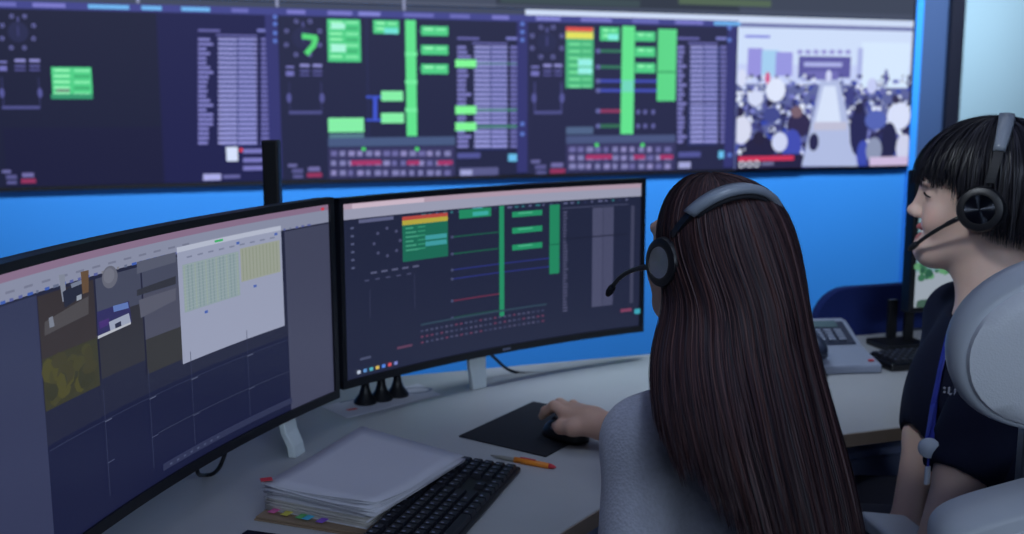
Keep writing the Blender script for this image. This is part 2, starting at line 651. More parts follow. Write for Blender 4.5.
def table(c, xs, y0, y1, slope, hot=()):
    """xs: names x0,x1 / block x0,x1 / thin x0,x1"""
    q = random.Random(int(xs[0]))
    n = int((y1 - y0) / 4.7)
    c.r(xs[0], y0 - 9, xs[0] + 22, y0 - 6, (98, 98, 164))
    c.r(xs[4] - 4, y0 - 9, xs[5], y0 - 6, (120, 124, 200))
    c.r(xs[2] - 2, y0 - 3.8, xs[3], y0 - 1.2, (100, 100, 166))
    c.r(xs[2], y0, xs[3], y0 + 4.7 * n, (50, 58, 112))
    for k in range(n):
        y = y0 + 4.7 * k
        ln = q.choice([1.0, .8, .9, .7, 1.25])
        c.r(xs[0], y, xs[0] + (xs[1] - xs[0]) * ln, y + 2.9, (128, 128, 198))
        mid = (xs[2] + xs[3]) / 2
        c.r(xs[2], y, mid - .5, y + 2.6, LILAC)
        c.r(mid + .5, y, xs[3], y + 2.6, (148, 150, 218))
        c.r(xs[4], y, xs[5], y + 2.9, (112, 112, 182))
    for y in hot:
        c.r(xs[0] - 2, y - 1, xs[5] + 4, y + 1, (62, 128, 104))
        c.r(xs[0] - 2, y - 4, xs[2] + 2, y + 4, (128, 246, 150))


def status_block(c, x0, x1, y0, y1):
    c.r(x0, y0, x1, y1, (54, 54, 96))
    q = random.Random(int(x0))
    nx = int((x1 - x0) / 9)
    for r_ in range(3):
        for k in range(nx):
            x = x0 + 3 + k * (x1 - x0 - 5) / nx
            y = y0 + 3 + r_ * (y1 - y0) / 3.1
            c.r(x, y, x + q.uniform(4, 7), y + 5, q.choice([(128, 128, 180), (108, 106, 164), (140, 136, 190)]))
    mid = y0 + (y1 - y0) * .42
    for a, b in ((.18, .42), (.62, .72), (.86, .98)):
        c.r(x0 + (x1 - x0) * a, mid, x0 + (x1 - x0) * b, mid + 4, (164, 52, 104))
    c.o(x0 + (x1 - x0) * .28, y0 + 1, 2, 2, (80, 220, 110))
    c.o(x0 + (x1 - x0) * .7, y0 + 1, 2, 2, (80, 220, 110))


def greenbox(c, x0, y0, x1, y1, light=False):
    c.r(x0, y0, x1, y1, LGREEN if light else GREEN)
    if not light:
        n = max(1, int((y1 - y0) / 6))
        for k in range(n):
            yy = y0 + 2 + k * (y1 - y0 - 3) / n
            c.r(x0 + 3, yy, x0 + (x1 - x0) * .45, yy + 2.5, (150, 246, 184))
            c.r(x0 + (x1 - x0) * .55, yy + .5, x1 - 3, yy + 2.8, (58, 168, 108) if k % 2 else (136, 238, 176))


def seam_bar(c, xs, ys):
    a, _ = wp(xs, 100)
    c.rect(a - .055, ZB + .01, a - .004, 1.700, (50, 52, 112))
    for y in ys:
        c.o(xs - 6, y, 2.2, 2.2, (92, 120, 206))


# window A
cA = WallCanvas()
cA.rect(EDGES[0], ZB, EDGES[1], ZT, BG)
cA.rect(.18, ZB, EDGES[1], 1.700, (29, 31, 76))
cA.rect(-.4, ZB, .18, 1.25, (26, 28, 60))
toolbar(cA, 0)
dots(cA, 18, 32, 17)
bracket(cA, 2, 40, 63)
greenbox(cA, 51, 67, 93, 99)
cA.r(51, 94, 93, 99, (52, 150, 110))
cA.r(56, 89, 70, 92, (110, 130, 120))
corner_labels(cA, 2, 170)
table(cA, (198, 210, 218, 257, 261, 269), 38, 148, 0)
seam_bar(cA, 281, (17, 24, 33, 41, 150, 165, 175))
cA.r(226, 147, 238, 161, (214, 226, 252))
cA.o(241, 150, 2, 2, (220, 60, 80))
for y in (151, 160, 168):
    cA.r(243, y - 2, 266, y + 2, (120, 120, 190))
cA.r(203, 174, 221, 180, (170, 172, 230))
cA.r(223, 175, 240, 178, (100, 100, 160))
# window B
cB = WallCanvas()
cB.rect(EDGES[1], ZB, EDGES[2], ZT, (33, 37, 68))
toolbar(cB, 1)
dots(cB, 303, 38, 18)
bracket(cB, 289, 322, 68)
cB.l(302, 36, 317, 38, 5, (84, 214, 120))
cB.l(316, 37, 313, 47, 5, (84, 214, 120))
cB.l(313, 46, 306, 54, 5, (84, 214, 120))
corner_labels(cB, 288, 164)
greenbox(cB, 327, 19, 361, 62)
cB.r(331, 23, 345, 29, (170, 246, 220))
cB.r(331, 44, 346, 52, (170, 246, 220))
greenbox(cB, 328, 118, 364, 132, True)
cB.r(329, 134, 364, 141, (84, 124, 140))
cB.r(328, 138, 455, 145, (70, 88, 128))
status_block(cB, 328, 455, 148, 178)
cB.r(366.5, 18, 368.5, 140, (52, 58, 112))
greenbox(cB, 373, 20, 399, 34)
cB.r(384, 28, 398, 34, (110, 226, 214))
for y in (97, 120):
    cB.l(366, y, 384, y, 2.2, (62, 84, 200))
cB.l(375, 97, 375, 120, 4, (62, 84, 206))
greenbox(cB, 381, 91, 403, 101, True)
greenbox(cB, 381, 113, 404, 123, True)
for y in (31, 50, 69):
    cB.l(418, y, 424, y, 1.2, (70, 120, 110))
    greenbox(cB, 421, y - 5, 448, y + 5)
cB.r(405, 20, 417, 136, (96, 226, 142))
for y in (52, 80, 108):
    cB.r(405, y, 417, y + 4, (116, 236, 160))
table(cB, (457, 468, 474, 507, 510, 517), 46, 150, 0, (63.5, 110, 126.5))
cB.r(457, 153, 480, 158, (80, 84, 150))
cB.r(508, 154, 525, 161, (106, 190, 236))
cB.r(459, 168, 498, 175, (88, 90, 138))
cB.r(460, 170, 472, 175, (160, 164, 214))
seam_bar(cB, 528, (24, 32, 40, 124, 134))
# window C
cC = WallCanvas()
cC.rect(EDGES[2], ZB, EDGES[3], ZT, (36, 39, 72))
toolbar(cC, 2, True)
dots(cC, 547, 42, 16)
bracket(cC, 534, 562, 68)
corner_labels(cC, 531, 160)
cC.r(566, 27, 593, 88, (70, 178, 122))
cC.r(566, 27, 593, 32, (222, 84, 74))
cC.r(566, 32, 593, 39, (226, 224, 92))
for y in range(43, 86, 7):
    cC.r(569, y, 580, y + 2.5, (120, 226, 160))
    cC.r(582, y, 591, y + 2.5, (108, 210, 150))
cC.r(578, 59, 592, 66, (150, 240, 230))
cC.r(578, 67.5, 592, 74, (150, 240, 230))
greenbox(cC, 600, 27, 619, 41)
cC.r(608, 34, 618, 40, (130, 240, 226))
for y, cc, xe in ((51, (52, 118, 92), 622), (67, (52, 118, 92), 622), (81, (66, 78, 180), 660), (90.5, (66, 78, 180), 660),
                  (111, (140, 56, 96), 622), (126, (52, 110, 84), 622)):
    cC.r(597, y - 1.6, xe, y + 1.6, cc)
    cC.o(598, y, 2.4, 2.4, (100, 104, 166))
for y in (36.5, 52, 68):
    greenbox(cC, 635, y - 5, 655, y + 5)
cC.r(622, 26, 633, 134, (98, 226, 142))
cC.r(622, 80, 633, 92, (112, 216, 190))
cC.r(658, 29, 675, 101, (92, 214, 136))
cC.r(658, 71, 675, 73, (60, 160, 100))
for y in (112, 126):
    for x in (638, 645, 653):
        cC.o(x, y, 2, 2.5, (96, 98, 160))
cC.r(566, 127, 593, 134, (78, 98, 134))
cC.r(566, 136, 675, 142, (72, 84, 126))
status_block(cC, 566, 675, 144, 170)
table(cC, (677, 684, 690, 717, 720, 726), 46, 148, 0)
cC.r(690, 101, 726, 103, (50, 52, 100))
cC.r(718, 151, 731, 158, (106, 190, 236))
cC.r(678, 152, 700, 157, (80, 84, 150))
cC.r(678, 162, 690, 168, (160, 164, 214))
seam_bar(cC, 735, (28, 40, 155))
# window D: conference hall video
cD = WallCanvas(EDGES[3], EDGES[4])
cD.rect(EDGES[3], ZB, EDGES[4], ZT, (196, 208, 246))
cD.rect(EDGES[3], 1.720, EDGES[4], ZT, (206, 220, 246))
cD.rect(EDGES[3], 1.700, EDGES[4], 1.720, (112, 120, 170))
cD.r(733, 27, 910, 66, (206, 222, 250))
cD.r(733, 84, 910, 168, (92, 100, 156))
cD.r(745, 35, 770, 38, (120, 124, 220))
cD.r(748, 48, 762, 78, (150, 146, 222))
cD.r(762, 50, 778, 76, (164, 206, 240))
cD.r(776, 52, 792, 76, (150, 150, 224))
cD.r(799, 56, 850, 78, (92, 90, 162))
cD.r(804, 62, 842, 67, (170, 176, 230))
cD.r(806, 71, 838, 80, (110, 108, 180))
for x in range(800, 850, 8):
    cD.o(x, 52, 3, 2.5, (150, 150, 214))
cD.r(862, 42, 908, 88, (214, 232, 254))
cD.r(858, 48, 861, 90, (170, 180, 230))
q = random.Random(11)
for rowy in range(78, 164, 5):
    k = (rowy - 74) / 90
    for t in range(34):
        x = q.uniform(736, 909)
        if abs(x - 828) < 9 + 18 * k:
            continue
        s = 1.6 + 3.4 * k
        cc = q.choice([(46, 50, 100), (60, 62, 120), (200, 212, 246), (226, 234, 252), (84, 88, 160), (40, 40, 84),
                       (120, 126, 200), (52, 70, 170), (214, 222, 250)])
        cD.o(x, rowy + q.uniform(-2, 2), s * q.uniform(.7, 1.1), s * q.uniform(.7, 1.25), cc)
        if q.random() < .4:
            cD.o(x, rowy - s * 1.1, s * .5, s * .55, (40, 38, 70))
a = [wp(819, 80), wp(838, 80), wp(856, 166), wp(800, 166)]
cD.poly(a, (176, 188, 226))
cD.poly([wp(822, 86), wp(834, 86), wp(840, 128), wp(812, 128)], (214, 226, 250))
cD.o(827, 76, 3, 6, (206, 212, 246))
cD.r(812, 122, 845, 130, (190, 190, 214))
for (x, y, rx, ry, cc) in ((758, 152, 15, 17, (34, 32, 66)), (757, 138, 6, 7, (36, 32, 62)), (740, 130, 10, 14, (214, 218, 240)),
                           (738, 112, 5, 5, (40, 36, 70)), (770, 115, 9, 8, (64, 72, 140)), (768, 103, 4, 4, (38, 36, 70)),
                           (797, 125, 12, 13, (46, 40, 78)), (795, 112, 6, 6, (120, 96, 110)), (790, 146, 10, 17, (64, 76, 176)),
                           (812, 142, 5, 9, (38, 38, 78)), (857, 130, 9, 26, (36, 38, 84)), (857, 108, 4, 6, (34, 34, 70)),
                           (874, 120, 11, 10, (84, 100, 180)), (897, 116, 12, 14, (216, 224, 250)), (894, 100, 4, 4, (50, 46, 80)),
                           (887, 142, 8, 20, (34, 36, 74)), (902, 148, 8, 14, (206, 210, 236)), (861, 152, 6, 12, (60, 76, 176)),
                           (872, 150, 8, 13, (140, 150, 180)), (778, 142, 8, 10, (204, 212, 242)), (774, 90, 10, 12, (222, 230, 252)),
                           (740, 78, 5, 9, (214, 220, 246)), (766, 78, 2.5, 6, (210, 90, 140)), (754, 98, 8, 8, (210, 218, 246)),
                           (848, 96, 5, 10, (60, 64, 128)), (870, 86, 5, 8, (196, 204, 244)), (884, 78, 2, 9, (90, 92, 160))):
    cD.o(x, y, rx, ry, cc)
cD.r(733, 155, 800, 169, (34, 32, 66))
cD.r(868, 157, 908, 166, (204, 186, 222))
cD.r(737, 156.5, 792, 160, (206, 50, 88))
for x, y in ((740, 164.3), (748, 163.9), (755, 163.6)):
    a, b = wp(x, y)
    cD.ring(a, b, .0165, .006, (224, 228, 244), 12)
for y in (162.6, 165.4):
    cD.o(744, y, .7, .7, (224, 228, 244))
cD.r(760, 162, 772, 165, (110, 110, 150))
for c in (cA, cB, cC, cD):
    part('picture', c.mb, M['wallscreen'], vw, world=True, recalc=False)
cU = WallCanvas()
for i in range(4):
    cU.rect(EDGES[i], ZT + .004, EDGES[i + 1], ZT2, (66, 74, 94))
cU.rect(1.60, ZT + .02, 2.829, ZT2, (44, 52, 66))
cU.rect(EDGES[3], ZT + .03, EDGES[4], ZT2, (58, 66, 84))
cU.r(560, -20, 600, 2, (70, 86, 70))
cU.rect(1.62, ZT + .025, 2.30, ZT + .055, (56, 72, 78))
cU.rect(2.50, ZT + .045, 3.0, ZT + .075, (80, 100, 80))
cU.rect(EDGES[0], ZT + .008, 1.60, ZT + .014, (90, 98, 120))
for px in (138, 277, 404):
    a, _ = wp(px, 3)
    cU.rect(a - .006, ZT - .02, a + .006, ZT2, (140, 146, 180))
for k in range(40):
    xx = rnd.uniform(EDGES[0], EDGES[4] - .3)
    zz = rnd.uniform(1.85, 2.4)
    cU.rect(xx, zz, xx + rnd.uniform(.05, .25), zz + .03, rnd.choice([(90, 100, 130), (70, 120, 100), (110, 112, 160)]))
part('picture', cU.mb, M['wallscreen'], vw, world=True, recalc=False)

# ------------------------------------------------------------------ desk
DZ = .73
desk = empty('desk', (1.2, 2.0, 0), 0, 'long pale wood corner desk carrying the monitors, papers and phone', 'desk')


def bez(p0, p1, p2, p3, n):
    out = []
    for t in np.linspace(0, 1, n):
        a = 1 - t
        out.append(tuple(a ** 3 * np.array(p0) + 3 * a * a * t * np.array(p1) + 3 * a * t * t * np.array(p2) + t ** 3 * np.array(p3)))
    return out


outline = [(3.4, 1.65), (3.4, 2.372), (-.15, 2.372), (-.45, 2.2), (-.45, .35), (.25, .35)]
outline += bez((.25, .75), (.30, 1.15), (.45, 1.30), (.60, 1.412), 10)
outline += bez((.60, 1.412), (.82, 1.575), (1.0, 1.66), (1.28, 1.657), 10)[1:]
part('worktop', MB().prism(outline, DZ - .026, DZ), M['wood'], desk, world=True, bevel=.003)
eb = MB()
for a, b in zip(outline[5:], outline[6:] + outline[:1]):
    a, b = np.array(a), np.array(b)
    d = b - a
    L = np.linalg.norm(d)
    ang = math.atan2(d[1], d[0])
    eb.box((*((a + b) / 2), DZ - .0145), (L + .001, .004, .025), rotz(ang))
part('edge_band', eb, M['woodedge'], desk, world=True)
part('back_panel', MB().box((1.5, 2.33, .42), (3.6, .018, .52)), M['panel'], desk, world=True)
for (x, y) in ((-.38, .45), (-.38, 2.25), (3.3, 1.75), (3.3, 2.25), (.18, .45)):
    part('leg', MB().box((x, y, .352), (.06, .06, .704)), M['steel'], desk, world=True, bevel=.004)

ped = empty('drawer_pedestal', (1.66, 2.05, 0), 0, 'blue grey drawer cabinet under the desk between the two women', 'cabinet')
part('body', MB().box((0, 0, .325), (.52, .46, .60)), M['panel'], ped, bevel=.004)
for k in range(3):
    dr = part('drawer', MB().box((0, -.238, .13 + k * .195), (.50, .016, .185)), M['panel'], ped, bevel=.003)
    part('handle', MB().box((0, -.252, .20 + k * .195), (.16, .012, .012)), M['steel'], dr, bevel=.002)
for (x, y) in ((-.22, -.18), (.22, -.18), (-.22, .18), (.22, .18)):
    part('castor', MB().lathe([(0, 0), (.018, 0), (.02, .012), (.018, .025), (0, .025)], 12, None, (x, y, 0)), M['black'], ped, smooth=True)

scr = empty('navy_panel', (2.55, 2.39, .50), 0, 'low dark navy panel along the back edge of the right desk', 'screen')  # upright dark navy panel, rounded at its upper left
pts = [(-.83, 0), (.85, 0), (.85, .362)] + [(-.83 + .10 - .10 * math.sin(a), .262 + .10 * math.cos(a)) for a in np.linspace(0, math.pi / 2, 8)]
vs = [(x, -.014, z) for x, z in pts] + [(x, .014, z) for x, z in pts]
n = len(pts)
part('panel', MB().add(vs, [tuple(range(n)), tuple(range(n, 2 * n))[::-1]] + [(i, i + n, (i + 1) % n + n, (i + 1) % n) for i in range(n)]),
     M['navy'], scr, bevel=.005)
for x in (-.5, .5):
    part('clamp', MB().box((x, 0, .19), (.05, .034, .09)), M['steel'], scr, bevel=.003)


# ------------------------------------------------------------------ curved monitors
class Curved:
    """curved screen: chord from plan point A (left end as seen) to B; local x along the chord, -y to the viewer"""

    def __init__(self, A, B, z0, z1, tilt, R):
        self.A, self.B = np.array(A[:2]), np.array(B[:2])
        d = self.B - self.A
        self.c = np.linalg.norm(d)
        self.ang = math.atan2(d[1], d[0])
        self.mid = (self.A + self.B) / 2
        self.R, self.z0, self.z1, self.tilt = R, z0, z1, tilt
        self.half = math.asin(self.c / 2 / R)
        self.h = z1 - z0

    def P(self, u, v, k=0.0):
        """u 0..1 left to right, v 0..1 top to bottom, k metres proud of the glass; local coordinates, z from the desk"""
        q = (u * 2 - 1) * self.half
        r = self.R - k
        x = r * math.sin(q)
        y = r * math.cos(q) - self.R * math.cos(self.half)
        zz = (.5 - v) * self.h
        ct, st = math.cos(self.tilt), math.sin(self.tilt)
        y2 = y * 1 + zz * st
        z2 = zz * ct
        return np.array([x, y2, (self.z0 + self.z1) / 2 - DZ + z2])

    def world(self, p):
        return rotz(self.ang) @ p + np.array([self.mid[0], self.mid[1], DZ])

    def prep(self):
        self.us, self.vs = np.linspace(-.02, 1.02, 261), np.linspace(-.02, 1.02, 131)
        G = np.array([[self.world(self.P(u, v)) for v in self.vs] for u in self.us])
        self.G = project(G)

    def uv(self, px, py):
        d = (self.G[..., 0] - px) ** 2 + (self.G[..., 1] - py) ** 2
        i, j = np.unravel_index(np.argmin(d), d.shape)
        i = min(max(i, 1), len(self.us) - 2)
        j = min(max(j, 1), len(self.vs) - 2)
        J = np.stack([(self.G[i + 1, j] - self.G[i - 1, j]) / (self.us[i + 1] - self.us[i - 1]),
                      (self.G[i, j + 1] - self.G[i, j - 1]) / (self.vs[j + 1] - self.vs[j - 1])], 1)
        du = np.linalg.solve(J, np.array([px, py]) - self.G[i, j])
        return self.us[i] + du[0], self.vs[j] + du[1]


def curved_monitor(cv, label, group, legs, fwd):
    root = empty('curved_monitor', (*cv.mid, DZ), cv.ang, label, 'monitor', group)
    N = 28

    def strip(u0, u1, v0, v1, k0, k1):
        rings = []
        for u in np.linspace(u0, u1, N):
            rings.append([cv.P(u, v0, k1), cv.P(u, v1, k1), cv.P(u, v1, k0), cv.P(u, v0, k0)])
        return MB().loft(rings)
    part('housing', strip(-.012, 1.012, -.03, 1.035, -.03, -.0006), M['shell'], root, auto=40)
    bz = MB()
    for (u0, u1, v0, v1) in ((-.014, 1.014, -.035, -.002), (-.014, 1.014, 1.0, 1.045), (-.014, -.001, -.035, 1.045), (1.001, 1.014, -.035, 1.045)):
        q = strip(u0, u1, v0, v1, -.012, .004)
        bz.add(q.v, q.f)
    part('bezel', bz, M['bezel'], root, auto=40)
    for u in legs:
        p = cv.P(u, 1.02, -.012)
        q = cv.P(u, .8, -.03)
        x, y, zt = p[0], p[1], p[2]
        lg = MB()
        rings = []
        for (zz, hw, yy, th) in ((0, .019, fwd - .006, .016), (.02, .020, fwd * .9 - .004, .014), (zt * .6, .0225, fwd * .6, .012), (zt + .004, .0235, fwd * .35, .012)):
            rings.append([(x - hw, y + yy, zz), (x + hw, y + yy, zz), (x + hw, y + yy + th, zz), (x - hw, y + yy + th, zz)])
        part('stand_leg', lg.loft(rings), M['card'], root, bevel=.002, label='white stand leg')
        part('mounting_block', MB().box((x, q[1] + .012, zt + .09), (.09, .03, .12)), M['black'], root, bevel=.004)
    return root


def clip_poly(pts, u, sgn):
    out = []
    for i in range(len(pts)):
        p, q_ = pts[i], pts[(i + 1) % len(pts)]
        a, b = (p[0] - u) * sgn, (q_[0] - u) * sgn
        if a >= 0:
            out.append(p)
        if (a > 0 and b < 0) or (a < 0 and b > 0):
            t = a / (a - b)
            out.append((u, p[1] + (q_[1] - p[1]) * t))
    return out


class MonCanvas(Canvas):
    def __init__(self, cv):
        cv.prep()
        self.cv = cv
        super().__init__(lambda u, v, h: cv.P(u, v, h), 1.2e-5)

    def full(self, u0, v0, u1, v1, rgb):
        self.rect(u0, v0, u1, v1, rgb, n=max(2, int(abs(u1 - u0) * 220)))

    def r(self, x0, y0, x1, y1, rgb):
        """top-left and bottom-right corners measured in the photograph"""
        u0, v0 = self.cv.uv(x0, y0)
        u1, v1 = self.cv.uv(x1, y1)
        self.full(u0, v0, u1, v1, rgb)

    def quad(self, pts, rgb):
        self.poly([self.cv.uv(*p) for p in pts], rgb)

    def poly(self, pts, rgb):
        """split across its width so that it follows the curve of the glass"""
        us = [p[0] for p in pts]
        w = max(us) - min(us)
        n = max(1, int(w * 120))
        h = self.k * self.eps
        self.k += 1
        vs, fs = [], []
        for i in range(n):
            a, b = min(us) + w * i / n, min(us) + w * (i + 1) / n
            cut = clip_poly(clip_poly(pts, a, 1), b, -1)
            if len(cut) > 2:
                o = len(vs)
                vs += [self.to3(p[0], p[1], h) for p in cut]
                fs.append(tuple(range(o, o + len(cut))))
        if fs:
            self.mb.add(vs, fs, lin(rgb))


# left monitor
LA, LB = W(-.575, 1.103), W(-.3396, 2.004)
left = Curved(LA, LB, .811, 1.167, math.radians(.4), 2.46)
lm = curved_monitor(left, 'left curved monitor showing camera views and a white spreadsheet window', 'curved desk monitors', (.12, .845), -.026)
c = MonCanvas(left)
c.full(0, 0, 1, 1, (32, 35, 58))
uL, _ = left.uv(39, 330)
uR, _ = left.uv(287, 300)
c.full(0, .1, uL, 1, (50, 55, 84))
c.full(uR, .1, 1, 1, (64, 67, 90))
c.full(uL, .62, uR, 1, (22, 26, 56))
c.full(0, .0, 1, .028, (132, 108, 134))
c.full(0, .028, 1, .092, (132, 137, 160))
for k in range(46):
    u = .05 + k * .0195
    c.full(u, .084, u + rnd.uniform(.004, .013), .094, rnd.choice([(96, 104, 130), (84, 92, 150), (60, 90, 170), (120, 120, 130)]))
for k in range(12):
    u = .1 + k * .04
    c.full(u, .058, u + .02, .066, (112, 116, 138))
c.full(.975, .012, .985, .026, (200, 50, 70))
# camera tiles
us = [uL + (uR - uL) * f for f in (0, .20, .375, .55)]
vA, vB, vC = .105, .27, .46
c.full(us[0], vA, us[1] - .004, vB + .05, (52, 46, 48))
c.quad([(44, 322), (88, 296), (88, 314), (44, 336)], (74, 71, 74))
c.quad([(58, 275), (64, 274), (66, 300), (62, 302)], (124, 130, 146))
c.quad([(62, 292), (80, 280), (82, 296), (64, 308)], (34, 38, 56))
c.quad([(70, 284), (83, 279), (83, 283), (71, 288)], (112, 120, 140))
c.quad([(76, 296), (81, 294), (81, 299), (76, 301)], (140, 148, 162))
c.quad([(48, 318), (52, 316), (54, 326), (49, 328)], (118, 124, 138))
c.quad([(80, 272), (88, 270), (88, 292), (82, 294)], (96, 74, 54))
c.full(us[0], vB + .05, us[1] - .004, vC + .04, (54, 54, 38))
for k in range(26):
    u = rnd.uniform(us[0] + .01, us[1] - .02)
    v = rnd.uniform(vB + .07, vC)
    c.oval(u, v, rnd.uniform(.01, .022), rnd.uniform(.02, .05), rnd.choice([(64, 63, 38), (60, 58, 38), (72, 70, 36), (50, 51, 36)]), 8)
c.full(us[1], vA, us[2] - .004, vB - .02, (66, 70, 90))
ub_, vb_ = left.uv(109, 277)
c.oval(ub_, vb_, .020, .042, (98, 100, 114), 24)
c.oval(ub_ - .002, vb_ - .006, .014, .028, (110, 112, 126), 20)
c.full(us[1], vB - .02, us[2] - .004, vC + .02, (46, 46, 54))
c.quad([(96, 312), (128, 301), (131, 322), (97, 336)], (46, 44, 92))
c.quad([(112, 306), (127, 302), (128, 308), (113, 312)], (92, 116, 176))
c.quad([(98, 322), (108, 318), (109, 324), (99, 329)], (66, 44, 110))
c.quad([(108, 322), (128, 313), (130, 322), (110, 333)], (150, 158, 180))
c.quad([(114, 324), (120, 321), (121, 329), (115, 331)], (40, 44, 70))
c.quad([(97, 336), (130, 322), (130, 324), (97, 339)], (176, 180, 190))
c.full(us[2], vA, us[3], vB - .05, (68, 72, 92))
c.quad([(136, 262), (175, 252), (175, 262), (136, 274)], (84, 88, 106))
c.full(us[2], vB - .05, us[3], vC - .06, (72, 74, 92))
c.quad([(138, 300), (175, 288), (175, 300), (140, 318)], (86, 88, 104))
c.quad([(136, 290), (175, 276), (175, 284), (136, 296)], (48, 50, 60))
c.full(us[2], vC - .06, us[3], vC + .08, (50, 50, 52))
# spreadsheet window
uS0, vS0 = left.uv(176, 250)
uS1, vS1 = left.uv(284, 325)
_, vS1b = left.uv(180, 366)
vS1 = (vS1 + vS1b) / 2
c.full(uS0, vS0 - .005, uS1, vS1, (148, 154, 178))
c.full(uS0, vS0 - .01, uS1, vS0 + .012, (176, 182, 200))
c.full(uS0 + .11, vS0 - .004, uS0 + .135, vS0 + .006, (60, 170, 100))
wS, hS = uS1 - uS0, vS1 - vS0
c.full(uS0 + wS * .04, vS0 + hS * .14, uS0 + wS * .57, vS0 + hS * .56, (138, 154, 160))
c.full(uS0 + wS * .585, vS0 + hS * .12, uS0 + wS * .98, vS0 + hS * .44, (150, 156, 144))
for k in range(16):
    f = .05 + k * .033
    c.full(uS0 + wS * f, vS0 + hS * .15, uS0 + wS * (f + .012), vS0 + hS * .55, (124, 143, 148) if k % 3 else (142, 158, 152))
for k in range(11):
    f = .6 + k * .034
    c.full(uS0 + wS * f, vS0 + hS * .13, uS0 + wS * (f + .012), vS0 + hS * .43, (138, 146, 130))
for k in range(14):
    c.full(uS0 + wS * .04, vS0 + hS * (.15 + k * .029), uS0 + wS * .57, vS0 + hS * (.152 + k * .029), (156, 176, 172))
for (f, g) in ((.22, .6), (.7, .5), (.55, .05), (.93, .04)):
    c.full(uS0 + wS * f, vS0 + hS * g, uS0 + wS * (f + .03), vS0 + hS * (g + .025), (70, 96, 170))
for k in range(9):
    c.full(uS0 + wS * (.08 + k * .1), vS0 + hS * .075, uS0 + wS * (.13 + k * .1), vS0 + hS * .09, (120, 126, 150))
# empty camera grid below
for f in (.2, .375, .55, .8):
    u = uL + (uR - uL) * f
    c.full(u, vC + .06, u + .0016, .93, (46, 52, 80))
    c.full(u, vC + .18, u + .018, vC + .184, (86, 92, 118))
    c.full(u, vC + .34, u + .018, vC + .343, (70, 76, 104))
c.full(uL, vC + .175, uR, vC + .178, (44, 50, 78))
c.full(uL + .4 * (uR - uL), vC + .335, uR, vC + .338, (52, 58, 82))
c.full(.45, .935, uR, .965, (44, 49, 78))
for k in range(8):
    c.full(.47 + k * .02, .948, .476 + k * .02, .956, (70, 78, 108))
part('picture', c.mb, M['monscreen'], lm, recalc=False)

# centre monitor
CA_, CB_ = W(-.322, 2.0534), W(.3069, 2.5744)
cen = Curved(CA_, CB_, .818, 1.162, math.radians(.1), 2.04)
cm = curved_monitor(cen, 'centre curved monitor with green bars on a dark control diagram', 'curved desk monitors', (.445,), -.004)
c = MonCanvas(cen)
c.full(0, 0, 1, 1, (33, 38, 62))
c.full(.0, .0, 1, .03, (172, 150, 168))
c.full(.0, .03, 1, .088, (152, 154, 176))
c.full(.03, .004, .26, .03, (200, 180, 196))
c.full(.05, .095, .16, .115, (92, 96, 130))
for k in range(30):
    u = .25 + k * .024
    c.full(u, .10, u + rnd.uniform(.006, .016), .112, rnd.choice([(60, 66, 104), (50, 110, 120), (90, 94, 130), (44, 50, 84)]))
c.full(.42, .092, .455, .106, (90, 170, 196))
G1 = (28, 104, 84)
c.r(402, 217, 448, 256, G1)
u0, v0 = cen.uv(402, 217)
u1, v1 = cen.uv(448, 256)
c.full(u0, v0, u1, v0 + .022, (176, 72, 66))
c.full(u0, v0 + .022, u1, v0 + .05, (176, 164, 64))
for k in range(6):
    c.full(u0 + .01, v0 + .065 + k * .026, u0 + .035 + .01 * (k % 3), v0 + .075 + k * .026, (66, 150, 122))
    c.full(u0 + .05, v0 + .065 + k * .026, u0 + .075, v0 + .073 + k * .026, (52, 140, 110))
c.full(u0 + (u1 - u0) * .5, v0 + .125, u1 - .004, v0 + .152, (62, 152, 158))
c.full(u0 + (u1 - u0) * .5, v0 + .162, u1 - .004, v0 + .19, (62, 152, 158))
c.r(459, 210, 491, 216, (34, 134, 96))
u0, v0 = cen.uv(459, 210)
c.full(u0 + .045, v0 + .02, u0 + .098, v0 + .045, (60, 168, 160))


def hline(x0, y, x1, w, rgb):
    a, v = cen.uv(x0, y)
    b, _ = cen.uv(x1, y)
    c.full(a, v - w, b, v + w, rgb)
    c.oval(a, v, .005, .01, (70, 76, 110), 8)


for (y, x1, cc) in ((237, 498, (28, 88, 72)), (254, 498, (28, 92, 72)), (270, 560, (42, 50, 118)), (279, 560, (42, 50, 118)),
                    (301, 500, (104, 44, 70)), (318, 500, (30, 80, 64))):
    hline(452, y, x1, .004, cc)
for (x0, y0, x1, y1) in ((512, 212, 542, 215), (512, 228, 542, 231), (512, 245, 542, 247.5)):
    c.r(x0, y0, x1, y1, (36, 142, 100))
    u0, v0 = cen.uv(x0, y0)
    c.full(u0 + .02, v0 + .008, u0 + .07, v0 + .016, (80, 180, 140))
c.r(499, 206, 504, 316, (36, 138, 98))
c.r(549.5, 205, 559, 273, (34, 132, 94))
u0, v0 = cen.uv(549.5, 205)
c.full(u0, v0 + .26, u0 + .034, v0 + .266, (22, 90, 70))
